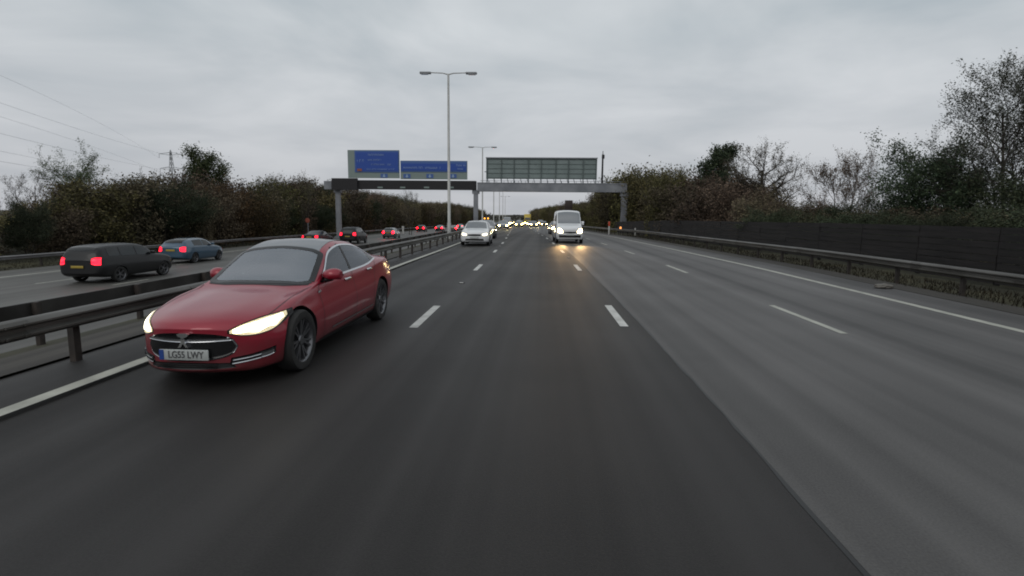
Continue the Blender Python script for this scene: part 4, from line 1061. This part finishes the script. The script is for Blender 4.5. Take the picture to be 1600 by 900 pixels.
mb = MB(); mb.lathe([(.001, .52), (.10, .55), (.12, .68), (.09, .82), (.001, .85)], 14, 'Z'); mb.build('lens', emit('orange_lamp', (1.0, .36, .10), 1.3), wl, angle=60)
rs = empty('road_sign', P(-28.6, 62), 'orange red disc sign on a grey pole at the far verge', 'road sign')
rs.location.x = xat(481, 62)
mb = MB(); mb.tube([(0, 0, -.2), (0, 0, 2.6)], .045, 8); mb.build('pole', GANTRY_M, rs)
mb = MB(); bm_ = Matrix.Rotation(PI/2, 4, 'Z')
vv = []; mb.lathe([(.001, -.02), (.27, -.02), (.27, .02), (.001, .02)], 28, 'X'); o = mb.build('sign_plate', principled('orange_sign', (.22, .05, .03), .6), rs); o.rotation_euler = (0, 0, PI/2); o.location = (0, -.07, 2.45)
ms = empty('matrix_signal', P(xr_of(888, 112), 112), 'dark back of a box signal on a post rising behind the white van', 'signal')
zt_ = at(888, 313, 112).z - ms.location.z; zb2 = at(888, 329, 112).z - ms.location.z
BROWN = principled('signal_back', (.035, .022, .018), .6)
mb = MB(); mb.box((0, 0, (zt_+zb2)/2), (1.55, .35, zt_-zb2), bev=.06); mb.build('signal_box', BROWN, ms, angle=40)
mb = MB(); mb.box((0, .22, (zt_+zb2)/2), (1.3, .1, (zt_-zb2)*.7), bev=.03); mb.build('display_hood', BLACK, ms)
mb = MB(); mb.tube([(0, 0, -.3), (0, 0, zb2+.1)], .09, 8); mb.build('post', GANTRY_DK, ms)
# road studs between the lane dashes
STUD = principled('stud_lens', (.75, .75, .72), .25)
st0 = None; k_ = 0
for X_ in (-2.0, 1.42):
    for i in range(10):
        y_ = (14.2 if X_ < 0 else 23.6) + 18.0*i
        if st0 is None:
            mb = MB(); mb.box((0, 0, .008), (.13, .20, .018), bev=.006); mb.build('tmp', BLACK)
            me = bpy.data.objects['tmp'].data; bpy.data.objects.remove(bpy.data.objects['tmp'])
            mb = MB(); mb.box((0, -.092, .016), (.10, .02, .012), bev=.003); q2 = mb.build('tmp', STUD); ml = q2.data; bpy.data.objects.remove(q2); st0 = 1
        r = link_mesh('road_stud', me); r.location = P(X_, y_, .003); tag(r, 'small reflective road stud set between two painted lane dashes', 'road stud', 'road studs between the lane dashes')
        link_mesh('stud_lens', ml, r)
# pale lump added in place of a reflector's glint by the right verge
rng = random.Random(9)
bm = bmesh.new(); bmesh.ops.create_icosphere(bm, subdivisions=3, radius=.5)
for v_ in bm.verts:
    v_.co = Vector((v_.co.x*.46, v_.co.y*.3, max(v_.co.z, -.1)*.16))*(1+rng.uniform(-.14, .14))
me = bpy.data.meshes.new('glint_lump'); bm.to_mesh(me); bm.free(); me.materials.append(principled('glint_lump_pale', (.11, .10, .085), .5))
lb = link_mesh('glint_lump', me); lb.location = at(1382, 432, 14.6); lb.location.z = ground_z(lb.location.x, 14.6) + .04
tag(lb, 'crumpled pale lump added for a reflector glint at the edge of the right verge', 'litter')
# ------------------------------------------------------------------ trees and shrubs
def leaf_mat(name, cols, rough=.8):
    m = principled(name, cols[0], rough); t = m.node_tree; b = t.nodes['Principled BSDF']
    g = t.nodes.new('ShaderNodeNewGeometry'); r = t.nodes.new('ShaderNodeValToRGB')
    for i, c in enumerate(cols):
        p_ = i/(len(cols)-1)
        el = r.color_ramp.elements[i] if i < 2 else r.color_ramp.elements.new(p_)
        el.position = p_; el.color = (*c, 1)
    r.color_ramp.elements[0].color = (*cols[0], 1)
    els = r.color_ramp.elements
    for i, c in enumerate(cols): els[i].position = i/(len(cols)-1); els[i].color = (*c, 1)
    t.links.new(g.outputs['Random Per Island'], r.inputs[0])
    oi = t.nodes.new('ShaderNodeObjectInfo'); mr = t.nodes.new('ShaderNodeMapRange'); mr.inputs[3].default_value = .62; mr.inputs[4].default_value = 1.35
    t.links.new(oi.outputs['Random'], mr.inputs[0]); hs = t.nodes.new('ShaderNodeHueSaturation'); t.links.new(mr.outputs[0], hs.inputs['Value']); t.links.new(r.outputs[0], hs.inputs['Color'])
    mr2 = t.nodes.new('ShaderNodeMapRange'); mr2.inputs[3].default_value = .475; mr2.inputs[4].default_value = .525; fr = t.nodes.new('ShaderNodeMath'); fr.operation = 'FRACT'; ml = t.nodes.new('ShaderNodeMath'); ml.operation = 'MULTIPLY'; ml.inputs[1].default_value = 7.31
    t.links.new(oi.outputs['Random'], ml.inputs[0]); t.links.new(ml.outputs[0], fr.inputs[0]); t.links.new(fr.outputs[0], mr2.inputs[0]); t.links.new(mr2.outputs[0], hs.inputs['Hue'])
    t.links.new(hs.outputs[0], b.inputs['Base Color'])
    b.inputs['Specular IOR Level'].default_value = .2
    return m
L_BROWN = leaf_mat('leaf_brown', [(0.056, 0.044, 0.032), (0.102, 0.079, 0.054), (0.150, 0.118, 0.078)])
L_OLIVE = leaf_mat('leaf_olive', [(0.052, 0.049, 0.024), (0.106, 0.095, 0.043), (0.171, 0.144, 0.061)])
L_GREEN = leaf_mat('leaf_green', [(0.034, 0.051, 0.024), (0.065, 0.088, 0.037), (0.093, 0.119, 0.054)])
L_DARK = leaf_mat('leaf_dark', [(0.023, 0.034, 0.021), (0.042, 0.057, 0.032), (0.076, 0.091, 0.049)])
L_RUST = leaf_mat('leaf_rust', [(.048, .034, .017), (.088, .058, .026), (.12, .082, .036)])
L_PALE = leaf_mat('leaf_pale', [(0.064, 0.064, 0.040), (0.122, 0.115, 0.071), (0.159, 0.137, 0.101)])
BARK = noise_col(principled('bark', (.04, .034, .028), .9), (.022, .019, .016), (.065, .056, .046), 4, stretch=(1, 1, .3))
TWIG = principled('twig', (.040, .031, .024), .9)
def tree_proto(name, seed, H, spread, stems, leaf, twigm, nleaf, lsize, levels=3, kids=(7, 6, 5), up=.35, bare=.25, clump=.25, lift=.2, taper=.75, base=0):
    rng = random.Random(seed); nr = np.random.default_rng(seed)
    trunk, tw = MB(), MB(); tips = []
    def grow(p, d, ln, r, lv):
        n = 5 if lv == 0 else 4; pts = [p.copy()]; q = p.copy(); dd = d.copy()
        for i in range(n):
            dd = (dd + Vector((rng.gauss(0, .13 if lv else .045), rng.gauss(0, .13 if lv else .045), rng.gauss(0, .08)+up*.10*lv))).normalized()
            q = q + dd*ln/n; pts.append(q.copy())
        rad = [r*(1-.72*i/n) for i in range(n+1)]
        (trunk if lv < 2 else tw).tube(pts, rad, (7, 5, 3, 3)[lv], cap=False)
        if lv >= levels-1: tips.append((pts, ln))
        if lv < levels:
            k = kids[lv]
            for j in range(k):
                f = lift + (1-lift)*((j+rng.random()*.8)/k) if lv == 0 else .25 + .75*(j+rng.random())/k
                x = f*n; i = min(int(x), n-1); base = pts[i].lerp(pts[i+1], x-i)
                ax = (pts[i+1]-pts[i]).normalized(); side = Vector((rng.gauss(0, 1), rng.gauss(0, 1), rng.gauss(0, .35)))
                if lv == 0: side = Vector((math.cos(j*2.4+seed), math.sin(j*2.4+seed), rng.gauss(0, .2)))
                side = (side - ax*side.dot(ax)).normalized()
                ang = rng.uniform(.5, 1.05)
                nd = (ax*math.cos(ang) + side*math.sin(ang) + Vector((0, 0, up*.5))).normalized()
                l2 = ln*rng.uniform(.42, .62)*(1-taper*.45*f if lv == 0 else 1)*(spread if lv == 0 else 1)
                grow(base, nd, l2, max(rad[i]*.55, .007), lv+1)
    for s in range(stems):
        a = 2*PI*s/stems + rng.random(); tilt = 0 if stems == 1 else rng.uniform(.1, .45)
        grow(Vector((math.cos(a)*.25*(stems > 1), math.sin(a)*.25*(stems > 1), -.15)), Vector((math.cos(a)*tilt, math.sin(a)*tilt, 1)).normalized(), H*rng.uniform(.72, .86), (.032 if stems == 1 else .012)*H**.9, 0)
    # leaves clumped round the outer twigs
    T = np.array([[*p.lerp(q_, rng.random())] for pts, ln in tips for p, q_ in zip(pts, pts[1:])])
    wts = nr.random(len(T))**1.5 + .05; wts /= wts.sum()
    c = T[nr.choice(len(T), nleaf, p=wts)] + nr.normal(0, clump, (nleaf, 3))
    c[:, 2] = np.maximum(c[:, 2], .05)
    if base:
        k = int(nleaf*base); rr = np.percentile(np.hypot(c[:, 0], c[:, 1]), 85)*np.sqrt(nr.random(k)); aa = nr.uniform(0, 6.283, k)
        c[:k] = np.stack([rr*np.cos(aa), rr*np.sin(aa), H*.45*nr.random(k)**1.2], 1)
    u = nr.normal(0, 1, (nleaf, 3)); u /= np.linalg.norm(u, axis=1)[:, None]
    v = np.cross(u, nr.normal(0, 1, (nleaf, 3))); v /= np.linalg.norm(v, axis=1)[:, None]
    sz = lsize*nr.uniform(.5, 1.25, nleaf)[:, None]
    a, b = u*sz, v*sz*.55
    V = np.stack([c-a, c-b*.9+a*.1, c+a, c+b*.9+a*.1], 1).reshape(-1, 3)
    b0 = len(tw.v); allv = (np.array(tw.v).reshape(-1, 3) if b0 else np.zeros((0, 3))); allv = np.vstack([allv, V])
    faces = tw.f + [(b0+4*i, b0+4*i+1, b0+4*i+2, b0+4*i+3) for i in range(nleaf)]
    cr = mk('crown', allv, faces, [leaf, twigm], None, False, [1]*len(tw.f) + [0]*nleaf)
    tr = trunk.build('trunk', BARK, None, True)
    top = float(np.percentile(allv[:, 2], 99.6)); rad = float(np.percentile(np.hypot(allv[:, 0], allv[:, 1]), 92))
    md = (cr.data, tr.data); bpy.data.objects.remove(cr); bpy.data.objects.remove(tr)
    return dict(me=md, H=top, R=rad, name=name)
PR = {
 'brown': [tree_proto('shrub', s, 4.6, 1.0, 5, L_BROWN, TWIG, 9500, .085, 3, (7, 6, 5), .5, clump=.22, lift=.08, base=.3) for s in (1, 2, 3)],
 'olive': [tree_proto('shrub', s, 4.6, .95, 4, L_OLIVE, TWIG, 9500, .085, 3, (7, 6, 5), .6, clump=.22, lift=.08, base=.3) for s in (11, 12, 13)],
 'rust': [tree_proto('shrub', 21, 4.4, 1.1, 4, L_RUST, TWIG, 9000, .08, 3, (7, 5, 5), .4, clump=.22, lift=.1, base=.25)],
 'twiggy': [tree_proto('bare_tree', s, 8.0, .8, 2, L_PALE, TWIG, 1800, .06, 3, (9, 7, 6), .6, clump=.07, lift=.2) for s in (31, 32)],
 'birch': [tree_proto('bare_tree', 41, 9.0, .95, 1, L_PALE, TWIG, 9000, .055, 3, (14, 9, 7), .45, clump=.07, lift=.2)],
 'brownbirch': [tree_proto('bare_tree', 43, 7.0, 1.15, 2, leaf_mat('leaf_tan', [(.05, .036, .024), (.10, .072, .048), (.13, .10, .07)]), TWIG, 11000, .058, 3, (11, 9, 7), .4, clump=.08, lift=.15)],
 'tall': [tree_proto('tall_tree', 51, 9.0, .62, 1, L_DARK, TWIG, 17000, .09, 3, (16, 8, 5), .5, clump=.22, lift=.12, taper=1.3)],
 'dark': [tree_proto('evergreen_tree', 61, 8.0, 1.15, 3, L_DARK, TWIG, 34000, .095, 3, (8, 7, 6), .3, clump=.28, lift=.1)],
 'oak': [tree_proto('spreading_tree', 71, 8.0, 1.25, 1, L_GREEN, TWIG, 15000, .075, 3, (11, 8, 6), .3, clump=.15, lift=.35, taper=.4)],
 'cone': [tree_proto('conical_tree', 81, 8.0, .75, 1, L_GREEN, TWIG, 18000, .085, 3, (16, 7, 5), .6, clump=.26, lift=.08, taper=1.1)],
 'near': [tree_proto('bare_tree', 91, 10.0, .95, 2, leaf_mat('leaf_grey_green', [(.045, .054, .042), (.08, .09, .068), (.11, .117, .088)]), TWIG, 34000, .050, 3, (15, 10, 8), .5, clump=.11, lift=.15)],
}
def plant(kind, i, x, Y, H, W, label, cat, name=None, group=None, rz=0.0):
    p = PR[kind][i % len(PR[kind])]
    r = empty(name or p['name'], (x, Y, ground_z(x, Y) - .1), label, cat, group, rz)
    sz = H/p['H']; sx = (W/2/p['R']) if W else sz
    r.scale = (sx, sx, sz)
    link_mesh('crown', p['me'][0], r); link_mesh('trunk', p['me'][1], r)
    return r
def hor(px): return 335 + (px-847.5)*.01746
def plant_px(kind, i, px, ytop, Y, wpx, label, cat, name=None, group=None, rz=0.0):
    x = xat(px, Y, ytop); top = at(px, ytop, Y).z
    return plant(kind, i, x, Y, top-ground_z(x, Y)+.1, wpx*Y/850, label, cat, name, group, rz)
rng = random.Random(77)
LEFT = [(-400, 330), (-100, 318), (0, 305), (50, 300), (100, 288), (160, 285), (200, 276), (245, 286), (290, 280), (370, 292), (400, 286), (450, 284), (500, 291), (560, 302), (620, 308), (655, 320), (690, 318), (720, 322), (760, 331), (800, 336)]
RIGHT = [(815, 338), (835, 330), (850, 327), (900, 322), (930, 318), (950, 306), (985, 288), (1010, 284), (1040, 286), (1080, 284), (1150, 296), (1200, 314), (1260, 330), (1320, 334), (1400, 330), (1500, 325), (1600, 325), (2200, 300)]
nb = 0
for side, xs0, tab in ((-1, (-31.0, -33.8, -37.5), LEFT), (1, (14.6, 17.4, 21.5), RIGHT)):
    tx, ty = [t[0] for t in tab], [t[1] for t in tab]
    for row, x0 in enumerate(xs0):
        Y = 17.0 if side < 0 else 15.0
        while Y < 470:
            Xr = x0 + rng.uniform(-.9, .9) + (1.8 if side > 0 and 58 < Y < 74 else 0); x = Xr - float(cshift(Y)); px = 847.5 + 850*x/Y
            if -160 < px < 1790:
                yt = float(np.interp(px, tx, ty)) + (hor(px)-float(np.interp(px, tx, ty)))*rng.uniform(-.26, .42)*(1.0 if row else 1.4)
                h = 1.82 + (hor(px)-yt)*Y/850 - ground_z(x, Y) + .1
                h = max(h, 2.0)
                if side < 0:
                    kind = rng.choices(['brown', 'olive', 'dark', 'rust'], [.52, .28, .13, .07])[0]
                    lab = {'brown': 'brown half bare shrub', 'olive': 'olive leaved bush', 'dark': 'dark green evergreen bush', 'rust': 'rust leaved bush'}[kind] + ' in the long dense belt beyond the far carriageway'
                    grp = kind + ' bushes of the belt along the far carriageway'
                else:
                    kind = 'olive' if (px < 1090 and rng.random() < .7) else 'brown'
                    lab = 'olive yellow bush in the belt along the right verge' if kind == 'olive' else 'dull brown shrub in the belt behind the right verge'
                    grp = kind + ' bushes of the belt along the right verge'
                if side > 0 and Y < 46 and row == 0 and px > 1180: kind = 'dark'; lab = 'dark low evergreen bush pressed against the back of the timber fence'; grp = 'low evergreen bushes behind the timber fence'
                plant(kind, nb, x, Y, h, max(h*.95, 3.0)*rng.uniform(.9, 1.15), lab, 'shrub', 'shrub', grp, rng.uniform(0, 6.28)); nb += 1
            Y += (2.4 if row == 0 else 3.0) * (1 + Y/110)
for k in range(34):
    side = -1 if k < 22 else 1
    Y = rng.uniform(30, 150); x0 = rng.uniform(-37, -32.5) if side < 0 else rng.uniform(15.5, 19)
    if side > 0 and Y < 62: Y += 70
    x = x0 - float(cshift(Y)); px = 847.5 + 850*x/Y
    if -40 < px < 1640:
        tab = LEFT if side < 0 else RIGHT
        yt = float(np.interp(px, [q_[0] for q_ in tab], [q_[1] for q_ in tab])); yt = hor(px) - (hor(px)-yt)*rng.uniform(1.05, 1.32)
        h = 1.82 + (hor(px)-yt)*Y/850 - ground_z(x, Y) + .1
        plant('twiggy', k, x, Y, h, h*rng.uniform(.5, .75), ('thin bare sapling poking out of the long belt beyond the far carriageway' if side < 0 else 'thin bare sapling poking out of the belt beyond the right end of the gantry'), 'tree', 'bare_sapling', 'bare saplings in the ' + ('left' if side < 0 else 'right') + ' belt', rng.uniform(0, 6.28))
# trees one can tell apart
plant_px('oak', 0, 113, 226, 46, 105, 'broad open crowned tree rising over the left belt, leftmost tall tree', 'tree')
plant_px('twiggy', 0, 40, 268, 44, 70, 'thin bare tree left of the broad crowned tree', 'tree')
plant_px('cone', 0, 334, 234, 62, 74, 'full green conical tree beside the pylon', 'tree')
plant_px('twiggy', 1, 232, 262, 60, 40, 'small bare tree left of the pylon', 'tree')
plant_px('twiggy', 0, 412, 270, 66, 50, 'bare twiggy tree on the belt skyline right of the conical tree', 'tree', rz=1.0)
plant_px('twiggy', 1, 470, 268, 70, 48, 'bare twiggy tree just left of the gantry end', 'tree', rz=2.0)
plant_px('twiggy', 0, 640, 296, 95, 30, 'slender bare tree below the blue signs', 'tree', rz=2.5)
plant_px('twiggy', 1, 985, 262, 80, 46, 'bare twiggy tree just right of the right gantry leg', 'tree', rz=.6)
plant_px('twiggy', 0, 1022, 266, 62, 46, 'bare twiggy tree above the olive bushes right of the gantry', 'tree', rz=.2)
plant_px('olive', 1, 1040, 268, 56, 62, 'tall yellowish bush in front of the bare trees right of the gantry', 'bush')
plant_px('twiggy', 1, 1068, 258, 60, 60, 'bare twiggy tree leaning against the tall dark tree', 'tree', rz=4.2)
plant_px('tall', 0, 1113, 226, 54, 78, 'tall dark tree standing highest on the right of the gantry', 'tree')
plant_px('rust', 0, 1136, 292, 50, 84, 'rust coloured bush at the foot of the tall dark tree', 'bush')
plant_px('rust', 0, 950, 306, 88, 30, 'orange brown bush seen under the right end of the gantry', 'bush', rz=2.0)
plant_px('birch', 0, 1196, 222, 44, 112, 'pale see-through bare tree between the dark tree and the brown one', 'tree')
plant_px('brownbirch', 0, 1322, 234, 36, 112, 'sparse brownish tree with sky showing through its crown', 'tree')
plant_px('olive', 2, 1255, 316, 40, 90, 'low olive bush between the pale bare tree and the brownish tree', 'bush')
plant_px('dark', 0, 1388, 304, 31, 150, 'dark rounded bush against the fence below the brownish tree', 'bush')
plant_px('dark', 0, 1474, 214, 28, 170, 'big dark evergreen behind the timber fence', 'tree', rz=1.5)
plant_px('near', 0, 1608, 48, 26, 250, 'tall bare tree cut off by the right edge of the picture', 'tree')
plant_px('dark', 0, 1640, 262, 23, 190, 'dark bush at the right edge under the tall bare tree', 'bush', rz=3.1)
# far wood along the horizon, one mass
rng = random.Random(5); nr = np.random.default_rng(5)
V, F = [], []
for k in range(9000):
    y = 560 + 120*nr.random(); x = nr.uniform(-330, 330)
    g = ground_z(x, min(y, 560)); hmax = 7.2 + 1.6*math.sin(x*.05) + 1.2*math.sin(x*.17+1)
    c = np.array([x, y, g + hmax*nr.random()**.7]); s_ = nr.uniform(.5, 1.3)
    u = nr.normal(0, 1, 3); u /= np.linalg.norm(u); w_ = np.cross(u, nr.normal(0, 1, 3)); w_ /= np.linalg.norm(w_)
    b = len(V); V += [c-u*s_, c-w_*s_*.7, c+u*s_, c+w_*s_*.7]; F.append((b, b+1, b+2, b+3))
tl = mk('far_wood', V, F, leaf_mat('leaf_far', [(.04, .038, .030), (.06, .055, .042), (.075, .07, .055)])); tl['kind'] = 'stuff'; tl['label'] = 'low dark wood along the horizon beyond the motorway'
# rough grass and weeds along the verges
V, F = [], []
for (xa, xb, ya, yb, n_) in ((9.75, 11.6, 3, 60, 9000), (-30.5, -26.9, 15, 75, 7000)):
    for k in range(n_):
        y = ya + (yb-ya)*nr.random()**1.6; X_ = nr.uniform(xa, xb); p = P(X_, y); h = nr.uniform(.04, .15); a = nr.uniform(0, 6.28); w2 = .012
        dx_, dy_ = math.cos(a)*w2, math.sin(a)*w2; lx, ly = nr.normal(0, .06, 2); b = len(V)
        V += [(p[0]-dx_, p[1]-dy_, p[2]-.05), (p[0]+dx_, p[1]+dy_, p[2]-.05), (p[0]+lx, p[1]+ly, p[2]+h-.03)]; F.append((b, b+1, b+2))
gs = mk('verge_weeds', V, F, leaf_mat('weed', [(.014, .012, .007), (.028, .024, .012), (.042, .034, .017)])); gs['kind'] = 'stuff'; gs['label'] = 'rough brown grass along the verges'

# ------------------------------------------------------------------ pylon and its wires
PYM = principled('pylon_steel', (.20, .21, .22), .5)
WIRE = principled('wire', (.16, .17, .18), .5)
YP = 400.0; px0 = xat(271, YP, 300); ptop = at(271, 234, YP).z
py_root = empty('electricity_pylon', (px0, YP, ground_z(px0, YP)), 'grey lattice electricity pylon standing beyond the left trees', 'pylon')
Hp = ptop - py_root.location.z
mb = MB()
def wd_(z): return 3.6*(1-z/Hp*1.0)**1.15 + .35
zs_ = [Hp*f for f in (0, .14, .27, .39, .50, .60, .69, .77, .84, .91, .97)]
for sx in (-1, 1):
    for sy in (-1, 1): mb.tube([(sx*wd_(z), sy*wd_(z), z) for z in zs_] + [(0, 0, Hp)], .17, 4)
for z0, z1 in zip(zs_, zs_[1:]):
    for sy in (-1, 1):
        a, b = wd_(z0), wd_(z1)
        mb.tube([(-a, sy*a, z0), (b, sy*b, z1)], .10, 4); mb.tube([(a, sy*a, z0), (-b, sy*b, z1)], .10, 4)
        mb.tube([(sy*a, -a, z0), (sy*b, b, z1)], .10, 4); mb.tube([(sy*a, a, z0), (sy*b, -b, z1)], .10, 4)
mb.build('lattice_tower', PYM, py_root)
ARMS = [(.94, 8.0), (.74, 8.0), (.56, 8.5)]
dirv = Vector((97, -226, 0)).normalized(); perp = Vector((-dirv.y, dirv.x, 0))
perp = Vector((1, 0, 0)).lerp(perp if perp.x > 0 else -perp, .5).normalized()
anchors = []
for f, w_ in ARMS:
    mb = MB(); z = Hp*f
    for s in (-1, 1):
        e_ = perp*s*w_ + Vector((0, 0, z))
        for sy in (-1, 1): mb.tube([Vector((s*wd_(z), sy*wd_(z), z-.6)), e_], .11, 4); mb.tube([Vector((s*wd_(z), sy*wd_(z), z+1.2)), e_], .11, 4)
        mb.tube([e_, e_ - Vector((0, 0, 3.0))], .14, 5); anchors.append((f, s, e_ - Vector((0, 0, 3.0)) + py_root.location))
    mb.build('cross_arm', PYM, py_root)
for (f, s, a) in anchors:
    y_at0 = {(.94, -1): 118, (.94, 1): 160, (.74, -1): 182, (.74, 1): 208, (.56, -1): 236, (.56, 1): 252}[(f, s)]
    # the wire leaves over the camera's left shoulder; its sag is set so that it hangs at the height seen at the left edge
    end = Vector((-104 + perp.x*s*8, -30.0, a.z + 2)); 
    # where it crosses the left edge of view (x/y = tan)
    best = min((abs((a.lerp(end, t).x/a.lerp(end, t).y) - (at(0, y_at0, 1).x)), t) for t in np.linspace(.05, .9, 200) if a.lerp(end, t).y > 1)
    t = best[1]; want = H_CAM + (at(0, y_at0, 1).z - H_CAM)*a.lerp(end, t).y
    sag = (a.lerp(end, t).z - want)/(4*t*(1-t))
    mb = MB(); mb.tube([a.lerp(end, k) - Vector((0, 0, 4*sag*k*(1-k))) for k in np.linspace(0, 1, 60)], .038, 4)
    tag(mb.build('power_line', WIRE), {(.94, -1): 'topmost power cable crossing the sky at the left edge', (.94, 1): 'second highest power cable in the left sky', (.74, -1): 'third power cable down in the left sky',
        (.74, 1): 'fourth power cable down, above the broad tree', (.56, -1): 'fifth power cable down, low in the left sky', (.56, 1): 'lowest power cable, just above the left belt'}[(f, s)], 'cable', 'power cables leading to the pylon')
